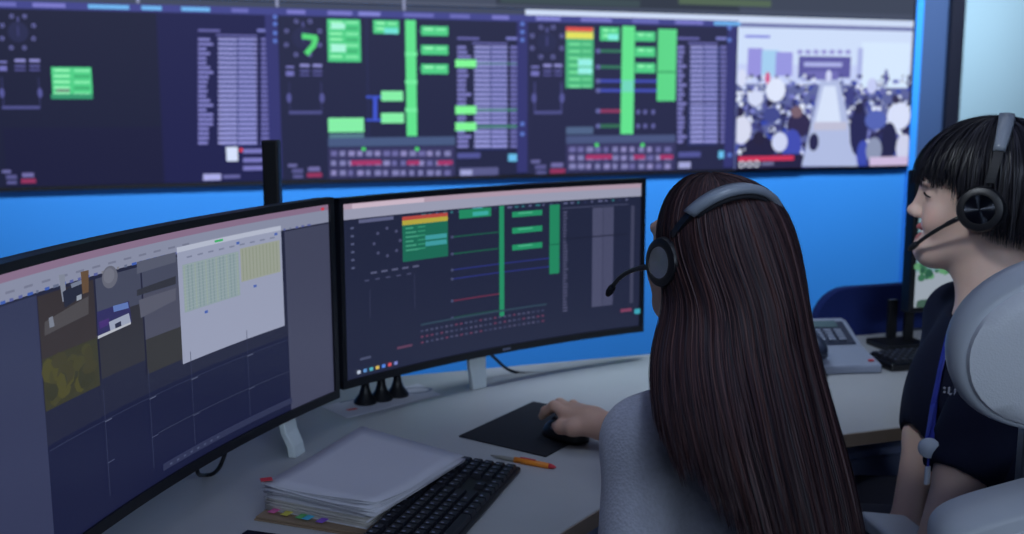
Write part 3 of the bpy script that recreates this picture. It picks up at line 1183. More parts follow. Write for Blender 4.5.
# table on the right
ua, va = cen.uv(563, 207)
ub, vb = cen.uv(567, 318)
c.full(ua - .004, va + .005, .955, va + .012, (64, 68, 96))
for k in range(34):
    v = va + .03 + k * (.74 - va) / 34 * 1.12
    c.full(ua, v, ua + rnd.uniform(.010, .018), v + .011, (78, 80, 110))
u0, _ = cen.uv(592, 240)
u1, _ = cen.uv(613, 240)
c.full(u0, va + .02, u1, va + .70, (62, 65, 92))
for k in range(46):
    v = va + .02 + k * .0148
    c.full(u0, v, u0 + (u1 - u0) * .47, v + .009, (80, 83, 112))
    c.full(u0 + (u1 - u0) * .53, v, u1, v + .009, (76, 79, 108))
c.full(ua, va + .21, .955, va + .217, (26, 30, 50))
u0, _ = cen.uv(630, 240)
c.full(u0, va + .02, u0 + .012, va + .70, (62, 65, 90))
c.r(634, 309, 642, 313, (60, 160, 180))
c.r(620, 309, 631, 311, (120, 60, 90))
# lower status rows
for row in range(3):
    for k in range(26):
        u = .24 + k * .0165
        c.full(u, .80 + row * .035, u + .009, .812 + row * .035, rnd.choice([(70, 74, 104), (60, 64, 94), (78, 78, 108), (96, 56, 84)]))
c.full(.24, .76, .67, .772, (46, 66, 84))
# left dots and labels
for k in range(8):
    a = k * math.pi / 4
    c.oval(.135 + .042 * math.cos(a), .24 + .08 * math.sin(a), .005, .01, (72, 76, 108), 8)
for k in range(6):
    c.full(.02, .13 + k * .045, .03, .142 + k * .045, (80, 86, 118))
for k in range(5):
    c.full(.08 + k * .034, .40, .10 + k * .034, .412, (84, 88, 118))
    c.full(.06 + k * .034, .44, .075 + k * .034, .45, (64, 68, 98))
c.full(.075, .5, .077, .66, (52, 56, 84))
c.full(.22, .45, .222, .66, (52, 56, 84))
for k, cc in enumerate(((180, 190, 210), (90, 140, 200), (80, 170, 190), (210, 180, 90), (80, 130, 220), (200, 80, 90), (120, 130, 200))):
    c.full(.03 + k * .02, .955, .041 + k * .02, .975, cc)
c.full(.04, .885, .075, .9, (70, 76, 104))
c.full(.16, .87, .21, .885, (92, 60, 86))
part('picture', c.mb, M['monscreen'], cm, recalc=False)
part('maker_mark', MB().box(tuple(cen.P(.53, 1.022, .0045)), (.022, .001, .005)), M['legend'], cm)

# flat monitor of the right seat
fm = empty('flat_monitor', (2.135, 2.20, DZ), 0, 'flat monitor showing greenery behind the short haired woman', 'monitor')
fb = MB().box((0, 0, .275), (.55, .035, .36))
part('housing', fb, M['bezel'], fm, bevel=.005)
fc = Canvas(lambda a, b, h: (a, -.0185 - h, b), 3e-5)
fc.rect(-.262, .11, .262, .442, (150, 160, 172))
fc.rect(-.262, .20, .262, .442, (120, 150, 160))
for k in range(260):
    fc.oval(rnd.uniform(-.255, .255), rnd.uniform(.185, .26), rnd.uniform(.006, .016), rnd.uniform(.005, .011),
            rnd.choice([(54, 104, 78), (70, 124, 88), (40, 84, 66), (92, 146, 106)]), 7)
for k in range(120):
    fc.oval(rnd.uniform(-.255, .255), rnd.uniform(.113, .128), rnd.uniform(.006, .014), rnd.uniform(.003, .007),
            rnd.choice([(74, 96, 88), (98, 110, 104), (60, 88, 76)]), 7)
part('picture', fc.mb, M['monscreen'], fm, recalc=False)
part('neck', MB().box((0, .04, .17), (.06, .03, .34)), M['black'], fm, bevel=.004)
part('base', MB().box((0, .01, .006), (.22, .17, .012)), M['black'], fm, bevel=.004)

# ------------------------------------------------------------------ things on the desk
post = empty('square_post', (.305, 2.30, DZ), math.radians(-20), 'black square post standing behind the left monitor', 'post')
part('column', MB().box((0, 0, .273), (.034, .034, .546)), M['black'], post, bevel=.004)
part('base', MB().box((0, 0, .005), (.11, .11, .01)), M['black'], post, bevel=.003)


sheet = empty('printed_sheet', (.51, 2.19, DZ), 0, 'white printed sheet under the three black pedestals', 'paper')
sp = [at_z(x, y, DZ) for (x, y) in ((321, 407), (347, 418.5), (441, 395), (418, 384))]
part('sheet', MB().prism([p[:2] for p in sp], DZ + .0003, DZ + .0012), M['paper'], sheet, world=True)
mk = MB()
cc = at_z(352, 410, DZ)
mk.box((cc[0], cc[1], DZ + .0015), (.022, .012, .0004), rotz(.3))
part('red_mark', mk, M['red'], sheet, world=True, label='red print on the sheet')
mk = MB()
cc = at_z(416, 391, DZ)
for q in range(20):
    a0, a1 = 2 * math.pi * q / 20, 2 * math.pi * (q + 1) / 20
    mk.add([(cc[0] + r * math.cos(a) * 1.5, cc[1] + r * math.sin(a), DZ + .0016) for a, r in ((a0, .025), (a1, .025), (a1, .019), (a0, .019))], [(0, 1, 2, 3)])
for k in range(7):
    p = at_z(345 + k * 8, 402 - k * 1.6, DZ)
    mk.box((p[0], p[1], DZ + .0015), (.024, .005, .0004), rotz(.4))
part('printed_drawing', mk, M['ink'], sheet, world=True)

for i, (px, py) in enumerate(((365.5, 403.5), (381.5, 400), (397.5, 396))):
    p = at_z(px, py, DZ)
    o = part('flared_pedestal', MB().lathe([(0, 0), (.0235, 0), (.025, .004), (.021, .010), (.0135, .020), (.0095, .032), (.0075, .05),
                                           (.007, .085), (.007, .12), (0, .12)], 20), M['black'], None, auto=40)
    o.location = (p[0], p[1], DZ + .0013)
    tag(o, ('leftmost small black flared pedestal under the centre monitor', 'middle of the three small black flared pedestals on the sheet',
            'rightmost small black flared pedestal on the printed sheet')[i], 'pedestal', 'black pedestals under the centre monitor')

# mouse pad
mp = [at_z(x, y, DZ) for (x, y) in ((457, 436), (535, 403.5), (613, 418), (548, 459))]
# square it up into a true rectangle
cen_ = sum(mp) / 4
e1 = ((mp[1] - mp[0]) + (mp[2] - mp[3])) / 2
e2 = ((mp[3] - mp[0]) + (mp[2] - mp[1])) / 2
pad = part('mouse_pad', MB().prism([tuple((cen_ + s * e1 / 2 + t * e2 / 2)[:2] - cen_[:2]) for s, t in ((-1, -1), (1, -1), (1, 1), (-1, 1))], 0, .003), M['padcloth'], None, bevel=.001)
pad.location = (cen_[0], cen_[1], DZ + .0003)
tag(pad, 'black cloth mouse pad on the pale desk under the mouse', 'mouse pad')
PADZ = DZ + .0033

# mouse
HF = WD(131)[:2]                     # direction of the hand and of the mouse
HF3 = np.array([HF[0], HF[1], 0])
HT3 = np.array([-HF[1], HF[0], 0])   # thumb side (towards the camera)
mc = W(.100, 1.962, DZ)
mouse = empty('computer_mouse', (mc[0], mc[1], PADZ), math.atan2(HF[1], HF[0]), 'black computer mouse under the right hand of the long haired woman', 'mouse')
nu, nv = 20, 9
P = np.zeros((nv, nu, 3))
for j in range(nv):
    t = j / (nv - 1)
    zz = .034 * math.sin(t * math.pi / 2)
    k = math.cos(t * math.pi / 2) ** .45 if t < 1 else 0.0
    for i in range(nu):
        a = 2 * math.pi * i / nu
        ca, sa = math.cos(a), math.sin(a)
        x = .052 * np.sign(ca) * abs(ca) ** .8
        y = .031 * np.sign(sa) * abs(sa) ** .8
        P[j, i] = (x * k - .004 * t, y * (k * .97), zz * (1 - .18 * ca * (1 - .5 * t)))
ms = MB()
ms.loft([list(P[j]) for j in range(nv)])
part('shell', ms, M['black'], mouse, smooth=True)
wl = MB()
Rw = np.stack([np.array([1, 0, 0]), np.array([0, 0, 1]), np.array([0, -1.0, 0])], 1)
wl.lathe([(0, -.004), (.009, -.004), (.01, 0), (.009, .004), (0, .004)], 16, Rw, (.026, 0, .0255))
part('scroll_wheel', wl, M['shell'], mouse, smooth=True)
part('thumb_button', MB().box((-.004, .027, .022), (.03, .006, .006)), M['steel'], mouse, bevel=.002, label='pale side button')

# pen
pa, pb = at_z(491, 455.5, DZ + .004), at_z(556, 467, DZ + .005)
d = pb - pa
pen = empty('orange_pen', (pa + pb) / 2, math.atan2(d[1], d[0]), 'orange and clear pen lying near the keyboard corner', 'pen')
L = np.linalg.norm(d)
Rx = np.stack([np.array([0, 1.0, 0]), np.array([0, 0, 1.0]), np.array([1.0, 0, 0])], 1)
part('clear_barrel', MB().lathe([(0, -L / 2), (.0012, -L / 2), (.0036, -L / 2 + .018), (.0042, -L / 2 + .03), (.0042, -L * .12), (0, -L * .12)], 12, Rx), M['clear'], pen, smooth=True)
part('orange_grip', MB().lathe([(0, -L * .13), (.0052, -L * .13), (.0055, L * .1), (.005, L * .4), (0, L * .4)], 12, Rx), M['orange'], pen, smooth=True)
part('tip_cap', MB().lathe([(0, L * .39), (.0048, L * .39), (.0035, L * .46), (.001, L * .5), (0, L * .5)], 12, Rx), M['red'], pen, smooth=True)
part('clip', MB().box((.01, 0, .0062), (.03, .003, .0012)), M['red'], pen)

# keyboard
ka, kb = at_z(457, 457, DZ + .016), at_z(514, 462, DZ + .016)
kdir = np.array([.598, .801, 0])
kper = np.array([.801, -.598, 0])
KL, KW = .442, .128
kc = (ka + kb) / 2 - kdir * KL / 2
key = empty('keyboard', (kc[0], kc[1], DZ), math.atan2(kdir[1], kdir[0]), 'black full size keyboard beside the paper bundles on the desk', 'keyboard')
part('case', MB().add([(-KL / 2, -KW / 2, .001), (KL / 2, -KW / 2, .001), (KL / 2, KW / 2, .001), (-KL / 2, KW / 2, .001),
                      (-KL / 2, -KW / 2, .010), (KL / 2, -KW / 2, .010), (KL / 2, KW / 2, .018), (-KL / 2, KW / 2, .018)],
                     [(0, 3, 2, 1), (4, 5, 6, 7), (0, 1, 5, 4), (1, 2, 6, 5), (2, 3, 7, 6), (3, 0, 4, 7)]), M['black'], key, bevel=.003)
unit = .0187


def keymesh(w):
    b, t = unit * .94, unit * .72
    W1, W2 = (w * unit - .0012) / 2, (w * unit - .0052) / 2
    vs = [(-W1, -b / 2, 0), (W1, -b / 2, 0), (W1, b / 2, 0), (-W1, b / 2, 0), (-W2, -t / 2, .007), (W2, -t / 2, .007), (W2, t / 2, .007), (-W2, t / 2, .007)]
    m_ = MB().add(vs, [(0, 3, 2, 1), (4, 5, 6, 7), (0, 1, 5, 4), (1, 2, 6, 5), (2, 3, 7, 6), (3, 0, 4, 7)])
    me = m_.mesh('key', M['key'])
    me.materials.append(M['legend'])
    bm = bmesh.new()
    bm.from_mesh(me)
    vv = [bm.verts.new((x - W2 * .45, y + .0015, .0071)) for x, y in ((-.0022, -.002), (.0022, -.002), (.0022, .0025), (-.0022, .0025))]
    f = bm.faces.new(vv)
    f.material_index = 1
    bm.to_mesh(me)
    bm.free()
    return me


kmesh = {}
ROWS = [[1] + [0, 1, 1, 1, 1, 0, 1, 1, 1, 1, 0, 1, 1, 1, 1], [1] * 13 + [2], [1.5] + [1] * 12 + [1.5], [1.75] + [1] * 11 + [2.25],
        [2.25] + [1] * 10 + [2.75], [1.25, 1.25, 1.25, 6.25, 1.25, 1.25, 1.25, 1.25]]
slope = .008 / KW


def put_key(x, y, w):
    if w not in kmesh:
        kmesh[w] = keymesh(w)
    o = bpy.data.objects.new('key', kmesh[w])
    COL.objects.link(o)
    o.parent = key
    o.location = (x, y, .0142 + slope * y)
    o.rotation_euler = (slope, 0, 0)


for r_, row in enumerate(ROWS):
    y = KW / 2 - .014 - r_ * .0196 - (.003 if r_ else 0)
    x = -KL / 2 + .007
    for w in row:
        if w == 0:
            x += unit * .45
            continue
        put_key(x + w * unit / 2, y, w)
        x += w * unit
    xx = -KL / 2 + .007 + 15.3 * unit
    if r_ in (0, 1, 2):
        for k in range(3):
            put_key(xx + (k + .5) * unit, y, 1)
    elif r_ == 4:
        put_key(xx + 1.5 * unit, y, 1)
    elif r_ == 5:
        for k in range(3):
            put_key(xx + (k + .5) * unit, y, 1)
    if r_ > 0:
        for k in range(4):
            put_key(xx + (3.35 + k + .5) * unit, y, 1)

# paper bundles and folder
P4 = [at_z(x, y, .775) for (x, y) in ((361, 424), (463, 453), (374, 508), (263, 483))]


def sheets(name, label, z0, n, corners, jit, m, pitch, tabs=(), curl=0.0):
    c0 = sum(np.array(p) for p in corners) / 4
    root = empty(name, (c0[0], c0[1], z0), 0, label, 'papers', 'paper bundles beside the keyboard')
    q = random.Random(n)
    for k in range(n):
        a = q.uniform(-jit, jit)
        off = np.array([q.uniform(-1, 1), q.uniform(-1, 1)]) * jit * .12
        pts = [rotz(a)[:2, :2] @ (np.array(p)[:2] - c0[:2]) + off for p in corners]
        N = 9
        rows_ = []
        for i in range(N):
            t = i / (N - 1)
            e0 = pts[0] * (1 - t) + pts[3] * t
            e1 = pts[1] * (1 - t) + pts[2] * t
            ring = []
            for s in np.linspace(0, 1, N):
                pp = e0 * (1 - s) + e1 * s
                lift = curl * (max(0, t - .55) ** 2) * (k + 2) * (.6 + .4 * math.sin(3 * s + k * .4))
                ring.append((pp[0], pp[1], k * pitch + lift + .0004))
            rows_.append(ring)
        mbq = MB()
        mbq.grid(np.array(rows_))
        part('sheet', mbq, m if k % 4 else M['paper'], root, smooth=True, solid=pitch * .75)
    for (s, cc) in tabs:
        e0, e1 = np.array(corners[3])[:2], np.array(corners[2])[:2]
        p = e0 * (1 - s) + e1 * s - c0[:2]
        dd = (e1 - e0) / np.linalg.norm(e1 - e0)
        nn = np.array([dd[1], -dd[0]])
        part('sticky_tab', MB().box((*(p + nn * .004), .0035), (.012, .026, .0008), rotz(math.atan2(dd[1], dd[0]))), M[cc], root)
    return root


fold_c = [at_z(x, y, DZ + .004) for (x, y) in ((352, 448), (446, 466), (366, 536), (254, 518))]
folder = empty('kraft_folder', (*(sum(fold_c) / 4)[:2], DZ), 0, 'brown kraft folder at the bottom of the paper pile', 'folder')
part('cover', MB().prism([p[:2] for p in fold_c], DZ + .0005, DZ + .0025), M['kraft'], folder, world=True)
part('cover', MB().prism([p[:2] * .985 + (sum(fold_c) / 4)[:2] * .015 for p in fold_c], DZ + .0035, DZ + .0055), M['kraft'], folder, world=True)
part('filling', MB().prism([p[:2] * .95 + (sum(fold_c) / 4)[:2] * .05 for p in fold_c], DZ + .0025, DZ + .0035), M['paper2'], folder, world=True)
low_c = [at_z(x, y, DZ + .015) for (x, y) in ((362, 438), (449, 459), (367, 523), (266, 503))]
sheets('paper_bundle', 'lower paper bundle with coloured sticky tabs on its edge', DZ + .006, 9, low_c, .02, M['paper2'], .0022,
       ((.12, 'pink'), (.25, 'yellow'), (.40, 'green'), (.46, 'cyan'), (.60, 'violet')))
sheets('paper_bundle', 'upper loose bundle of white sheets on top of the pile', DZ + .027, 11, P4, .035, M['paper'], .0013, (), .006)
rt = part('sticky_tab', MB().box((0, 0, 0), (.018, .014, .001)), M['red'], None)
p = at_z(264, 482, DZ + .045)
rt.location = (p[0] + .004, p[1] + .004, DZ + .0475)
tag(rt, 'small red sticky tab on the left corner of the upper sheets', 'sticky tab')

pp = at_z(292, 536, DZ + .008)
ph = empty('smartphone', (pp[0], pp[1], DZ), math.radians(-38), 'black smartphone lying in front of the kraft folder', 'smartphone')
part('body', MB().box((0, -.036, .0045), (.15, .072, .009)), M['black'], ph, bevel=.004, seg=3)
part('glass', MB().box((0, -.036, .0093), (.142, .066, .0006)), M['blackgloss'], ph)

# cables
def cable(name, pts, label, r=.0035):
    c0 = np.array(pts[0])
    # smooth through the points
    P_ = []
    pts = [np.array(p, float) for p in pts]
    for i in range(len(pts) - 1):
        p0, p1, p2, p3 = pts[max(i - 1, 0)], pts[i], pts[i + 1], pts[min(i + 2, len(pts) - 1)]
        for t in np.linspace(0, 1, 8, endpoint=False):
            P_.append(.5 * (2 * p1 + (p2 - p0) * t + (2 * p0 - 5 * p1 + 4 * p2 - p3) * t * t + (3 * p1 - p0 - 3 * p2 + p3) * t ** 3))
    P_.append(pts[-1])
    o = part(name, MB().tube([p - c0 for p in P_], r, 8), M['black'], None, smooth=True)
    o.location = c0
    return tag(o, label, 'cable')


lw = [left.world(left.P(u, 1.03, -.03)) for u in (.60, .70)]
cable('black_cable', [lw[1], at_z(222, 462, DZ + .03), at_z(214, 473, DZ + .006), at_z(204, 475, DZ + .006), lw[0] + np.array([0, 0, -.03]), lw[0]],
      'black cable looping below the lower edge of the left monitor')
cw = cen.world(cen.P(.5, 1.03, -.04))
cable('power_lead', [cw, cw + np.array([.03, .03, -.03]), cw + np.array([.09, .05, -.075]), cw + np.array([.2, .03, -.081])],
      'thin black power lead running behind the centre monitor')

# telephone
pF = (at_z(820, 379, DZ) + at_z(884, 374, DZ)) / 2
tel = empty('desk_phone', (1.545, 2.035, DZ), math.radians(-13), 'grey desk telephone with dark handset behind the long hair', 'telephone')
tb = MB()
prof = [(0, 0), (0, .022), (.10, .040), (.205, .085), (.235, .085), (.235, 0)]
for sx in (-.105, .105):
    pass
vs = [(-.105, y, z) for y, z in prof] + [(.105, y, z) for y, z in prof]
n = len(prof)
tb.add(vs, [tuple(range(n)), tuple(range(n, 2 * n))[::-1]] + [(i, i + n, (i + 1) % n + n, (i + 1) % n) for i in range(n)])
part('body', tb, M['phone'], tel, bevel=.006, seg=3)
sl = math.atan2(.045, .105)
part('display_bezel', MB().box((.032, .152, .0645), (.115, .094, .004), rotx(sl)), M['phonedark'], tel, bevel=.002)
part('display', MB().box((.028, .182, .0805), (.08, .026, .003), rotx(sl)), M['lcd'], tel)
for i in range(3):
    for j in range(4):
        yy = .118 + j * .011
        part('key', MB().box((.006 + i * .026, yy, .0495 + .43 * (yy - .1)), (.018, .007, .006), rotx(sl)), M['phone'], tel, bevel=.0015)
part('message_lamp', MB().box((.085, .018, .0275), (.014, .008, .005)), M['red'], tel, bevel=.002, label='small red lamp')
hs = MB()
pts = []
for t in np.linspace(0, 1, 13):
    y = -.0 + t * .205
    pts.append((-.046, y, .045 + t * .068 + .020 * math.sin(math.pi * t)))
hs.tube(pts, [.018, .024, .024, .019, .016, .015, .015, .015, .016, .019, .024, .024, .018], 14, flat=.75)
part('handset', hs, M['phonedark'], tel, smooth=True)
cp = [(-.075, -.002 - .001 * t + .006 * math.sin(t * 2.2), .012 + .006 * math.cos(t * 2.2)) for t in np.linspace(0, 16, 60)]
cp = [(-.09 + .05 * i / 59, p[1] - .008, p[2]) for i, p in enumerate(cp)]
part('coiled_cord', MB().tube(cp, .0022, 6), M['black'], tel, smooth=True)

st = empty('twin_prong_stand', (1.868, 2.235, DZ), math.radians(-6), 'black twin pronged stand on a flat base right of the telephone', 'stand')
part('base', MB().box((0, -.01, .008), (.125, .10, .016)), M['black'], st, bevel=.004)
part('prong', MB().box((-.002, .02, .066), (.026, .012, .105)), M['black'], st, bevel=.002)
part('prong', MB().box((.034, .0, .064), (.026, .012, .10)), M['black'], st, bevel=.002)

kp = at_z(893, 372, DZ)
k2 = empty('short_keyboard', (kp[0] + .088, kp[1] + .05, DZ), math.radians(-4), 'black slab keyboard end showing beside the short haired woman', 'keyboard')
part('case', MB().box((.06, 0, .010), (.30, .115, .02)), M['blackgloss'], k2, bevel=.005, seg=3)
for r_ in range(5):
    for k in range(13):
        o = bpy.data.objects.new('key', kmesh[1])
        COL.objects.link(o)
        o.parent = k2
        o.location = (-.065 + k * .0205, -.042 + r_ * .0205, .0195)


# ------------------------------------------------------------------ bodies: signed distance fields and surface nets
class Field:
    def __init__(self, xs, ys, zs):
        self.ax = [np.asarray(a, np.float32) for a in (xs, ys, zs)]
        self.f = np.full([len(a) for a in self.ax], .08, np.float32)

    def sl(self, lo, hi):
        s = []
        for a, l, h in zip(self.ax, lo, hi):
            i0, i1 = np.searchsorted(a, l), np.searchsorted(a, h)
            s.append(slice(max(i0 - 1, 0), min(i1 + 1, len(a))))
        return tuple(s)

    def pts(self, s):
        return [self.ax[0][s[0]][:, None, None], self.ax[1][s[1]][None, :, None], self.ax[2][s[2]][None, None, :]]

    def comb(self, s, d, k, op):
        a = self.f[s]
        if op == 'u':
            h = np.maximum(k - np.abs(a - d), 0) / k
            self.f[s] = np.minimum(a, d) - h * h * k * .25
        else:
            d = -d
            h = np.maximum(k - np.abs(a - d), 0) / k
            self.f[s] = np.maximum(a, d) + h * h * k * .25

    def cone(self, a, b, ra, rb, k=.02, op='u'):
        a, b = np.asarray(a, float), np.asarray(b, float)
        m = max(ra, rb) + .08
        s = self.sl(np.minimum(a, b) - m, np.maximum(a, b) + m)
        X, Y, Z = self.pts(s)
        d = b - a
        L = max(float(d @ d), 1e-9)
        t = np.clip(((X - a[0]) * d[0] + (Y - a[1]) * d[1] + (Z - a[2]) * d[2]) / L, 0, 1)
        q = np.sqrt((X - a[0] - t * d[0]) ** 2 + (Y - a[1] - t * d[1]) ** 2 + (Z - a[2] - t * d[2]) ** 2) - (ra + (rb - ra) * t)
        self.comb(s, q.astype(np.float32), k, op)

    def chain(self, pts, rs, k=.02):
        for i in range(len(pts) - 1):
            self.cone(pts[i], pts[i + 1], rs[i], rs[i + 1], k)

    def ell(self, c, r, R=None, k=.02, op='u'):
        c, r = np.asarray(c, float), np.asarray(r, float)
        m = r.max() + .08
        s = self.sl(c - m, c + m)
        X, Y, Z = self.pts(s)
        X, Y, Z = X - c[0], Y - c[1], Z - c[2]
        R = np.eye(3) if R is None else np.asarray(R)
        x = (R[0, 0] * X + R[1, 0] * Y + R[2, 0] * Z)
        y = (R[0, 1] * X + R[1, 1] * Y + R[2, 1] * Z)
        z = (R[0, 2] * X + R[1, 2] * Y + R[2, 2] * Z)
        k0 = np.sqrt((x / r[0]) ** 2 + (y / r[1]) ** 2 + (z / r[2]) ** 2)
        k1 = np.sqrt((x / r[0] ** 2) ** 2 + (y / r[1] ** 2) ** 2 + (z / r[2] ** 2) ** 2)
        q = k0 * (k0 - 1) / np.maximum(k1, 1e-6)
        self.comb(s, q.astype(np.float32), k, op)

    def mesh(self, relax=1):
        f = self.f
        nx, ny, nz = f.shape
        neg = f < 0
        c = [neg[i:nx - 1 + i, j:ny - 1 + j, k:nz - 1 + k] for i in (0, 1) for j in (0, 1) for k in (0, 1)]
        anyn = np.logical_or.reduce(c)
        alln = np.logical_and.reduce(c)
        act = np.argwhere(anyn & ~alln)
        idx = np.full((nx - 1, ny - 1, nz - 1), -1, np.int32)
        idx[act[:, 0], act[:, 1], act[:, 2]] = np.arange(len(act))
        acc = np.zeros((len(act), 3))
        cnt = np.zeros(len(act))
        X = [a.astype(float) for a in self.ax]
        offs = [(i, j, k) for i in (0, 1) for j in (0, 1) for k in (0, 1)]
        for o in offs:
            for ax in range(3):
                if o[ax]:
                    continue
                o2 = list(o)
                o2[ax] = 1
                p0 = act + np.array(o)
                p1 = act + np.array(o2)
                f0 = f[p0[:, 0], p0[:, 1], p0[:, 2]].astype(float)
                f1 = f[p1[:, 0], p1[:, 1], p1[:, 2]].astype(float)
                m = (f0 < 0) != (f1 < 0)
                t = np.where(m, f0 / np.where(m, f0 - f1, 1), 0)
                P0 = np.stack([X[d][p0[:, d]] for d in range(3)], 1)
                P1 = np.stack([X[d][p1[:, d]] for d in range(3)], 1)
                acc += np.where(m[:, None], P0 + (P1 - P0) * t[:, None], 0)
                cnt += m
        V = acc / np.maximum(cnt, 1)[:, None]
        faces = []
        for ax in range(3):
            sl0 = [slice(1, -1)] * 3
            sl0[ax] = slice(0, f.shape[ax] - 1)
            sl1 = list(sl0)
            sl1[ax] = slice(1, f.shape[ax])
            a, b = neg[tuple(sl0)], neg[tuple(sl1)]
            e = np.argwhere(a != b)
            if not len(e):
                continue
            flip = a[e[:, 0], e[:, 1], e[:, 2]]
            base = e.copy()
            u, v = (ax + 1) % 3, (ax + 2) % 3
            base[:, u] += 1
            base[:, v] += 1
            quad = []
            for du, dv in ((-1, -1), (0, -1), (0, 0), (-1, 0)):
                q = base.copy()
                q[:, u] += du
                q[:, v] += dv
                quad.append(idx[q[:, 0], q[:, 1], q[:, 2]])
            quad = np.stack(quad, 1)
            quad[~flip] = quad[~flip][:, ::-1]
            faces.append(quad)
        Fq = np.concatenate(faces)
        for _ in range(relax):
            s = np.zeros_like(V)
            n_ = np.zeros(len(V))
            for i in range(4):
                a, b = Fq[:, i], Fq[:, (i + 1) % 4]
                np.add.at(s, a, V[b])
                np.add.at(n_, a, 1)
            V = V * .5 + .5 * s / np.maximum(n_, 1)[:, None]
        return V, Fq


def axis(lo, hi, coarse, fine, spans):
    out = [lo]
    while out[-1] < hi:
        x = out[-1]
        inside = any(a - 1e-6 <= x < b for a, b in spans)
        nxt = min([a for a, b in spans if a > x + 1e-6] + [1e9])
        st_ = fine if inside else min(coarse, max(nxt - x, fine))
        out.append(x + st_)
    return out


def np_mesh(name, V, Fq, m, tint=None):
    me = bpy.data.meshes.new(name)
    me.vertices.add(len(V))
    me.vertices.foreach_set('co', np.asarray(V, np.float32).ravel())
    me.loops.add(Fq.size)
    me.loops.foreach_set('vertex_index', Fq.astype(np.int32).ravel())
    me.polygons.add(len(Fq))
    me.polygons.foreach_set('loop_start', np.arange(0, Fq.size, Fq.shape[1], dtype=np.int32))
    me.polygons.foreach_set('use_smooth', np.ones(len(Fq), bool))
    me.update(calc_edges=True)
    me.validate()
    if tint is not None:
        a = me.color_attributes.new('tint', 'FLOAT_COLOR', 'POINT')
        a.data.foreach_set('color', np.concatenate([tint, np.ones((len(tint), 1))], 1).astype(np.float32).ravel())
    me.materials.append(m)
    return me


class Head:
    def __init__(self, c, heading, pitch=0.0, roll=0.0, s=1.0):
        fw = WD(heading)
        rt = np.array([fw[1], -fw[0], 0])
        R = np.stack([rt, fw, np.array([0, 0, 1.0])], 1)
        ry = np.array([[math.cos(roll), 0, math.sin(roll)], [0, 1, 0], [-math.sin(roll), 0, math.cos(roll)]])
        self.R = R @ rotx(pitch) @ ry
        self.c = np.asarray(c, float)
        self.s = s

    def __call__(self, x, y, z):
        return self.c + self.R @ (np.array([x, y, z]) * self.s)

    def inv(self, V):
        return ((V - self.c) @ self.R) / self.s


def add_head(fd, H, neck_to, smile=True):
    s = H.s
    E = lambda c, r, k, op='u': fd.ell(H(*c), np.array(r) * s, H.R, k * s, op)
    E((0, -.014, .036), (.074, .096, .088), .02)
    E((0, .035, .018), (.061, .060, .072), .03)
    E((0, .032, -.045), (.051, .056, .050), .03)
    E((0, .075, -.083), (.020, .019, .016), .03)
    for sx in (-1, 1):
        fd.cone(H(sx * .048, .0, -.05), H(sx * .016, .066, -.083), .014 * s, .015 * s, .05)
        E((sx * .035, .062, -.026), (.024, .026, .024), .022)
        E((sx * .030, .086, .034), (.022, .012, .010), .018)
        E((sx * .031, .101, .013), (.017, .016, .011), .014, 's')
        E((sx * .031, .079, .012), (.016, .013, .0105), .006)
        E((sx * .077, -.004, .002), (.010, .020, .031), .01)
        E((sx * .0105, .100, -.023), (.007, .008, .0065), .008)
    fd.cone(H(0, .092, .018), H(0, .106, -.015), .0075 * s, .008 * s, .016)
    E((0, .110, -.018), (.0078, .0078, .0072), .008)
    # lips
    for sx in (-1, 1):
        up_ = .003 if smile else 0.0
        fd.cone(H(0, .0935, -.0465), H(sx * .027, .078, -.048 + up_), .0062 * s, .0030 * s, .006)
        fd.cone(H(0, .0905, -.0625), H(sx * .025, .077, -.052 + up_), .0070 * s, .0030 * s, .006)
    if smile:
        for sx in (-1, 1):
            fd.cone(H(0, .0985, -.0548), H(sx * .0265, .083, -.0468), .0048 * s, .0030 * s, .003, 's')
            E((sx * .036, .074, -.034), (.014, .014, .013), .012)
    nk = np.asarray(neck_to, float)
    a = H(0, -.018, -.035)
    fd.chain([a, (a + nk) / 2 + (H(0, .006, 0) - H.c), nk], [.052 * s, .049 * s, .056 * s], .035)


def face_tint(V, H, base, lip):
    q = H.inv(V)
    t = np.tile(np.array(lin(base)), (len(V), 1))
    l = np.array(lin(lip))
    d = np.sqrt((q[:, 0] / .025) ** 2 + ((q[:, 1] - .095) / .022) ** 2 + ((q[:, 2] + .0535) / .0165) ** 2)
    w = np.clip((1.05 - d) / .25, 0, 1)[:, None]
    t = t * (1 - w) + l * w
    b = np.array(lin((216, 140, 126)))
    for sx in (-1, 1):
        d = np.sqrt(((q[:, 0] - sx * .042) / .03) ** 2 + ((q[:, 1] - .07) / .04) ** 2 + ((q[:, 2] + .025) / .026) ** 2)
        w = (np.clip(1 - d, 0, 1) * .45)[:, None]
        t = t * (1 - w) + b * w
    return t


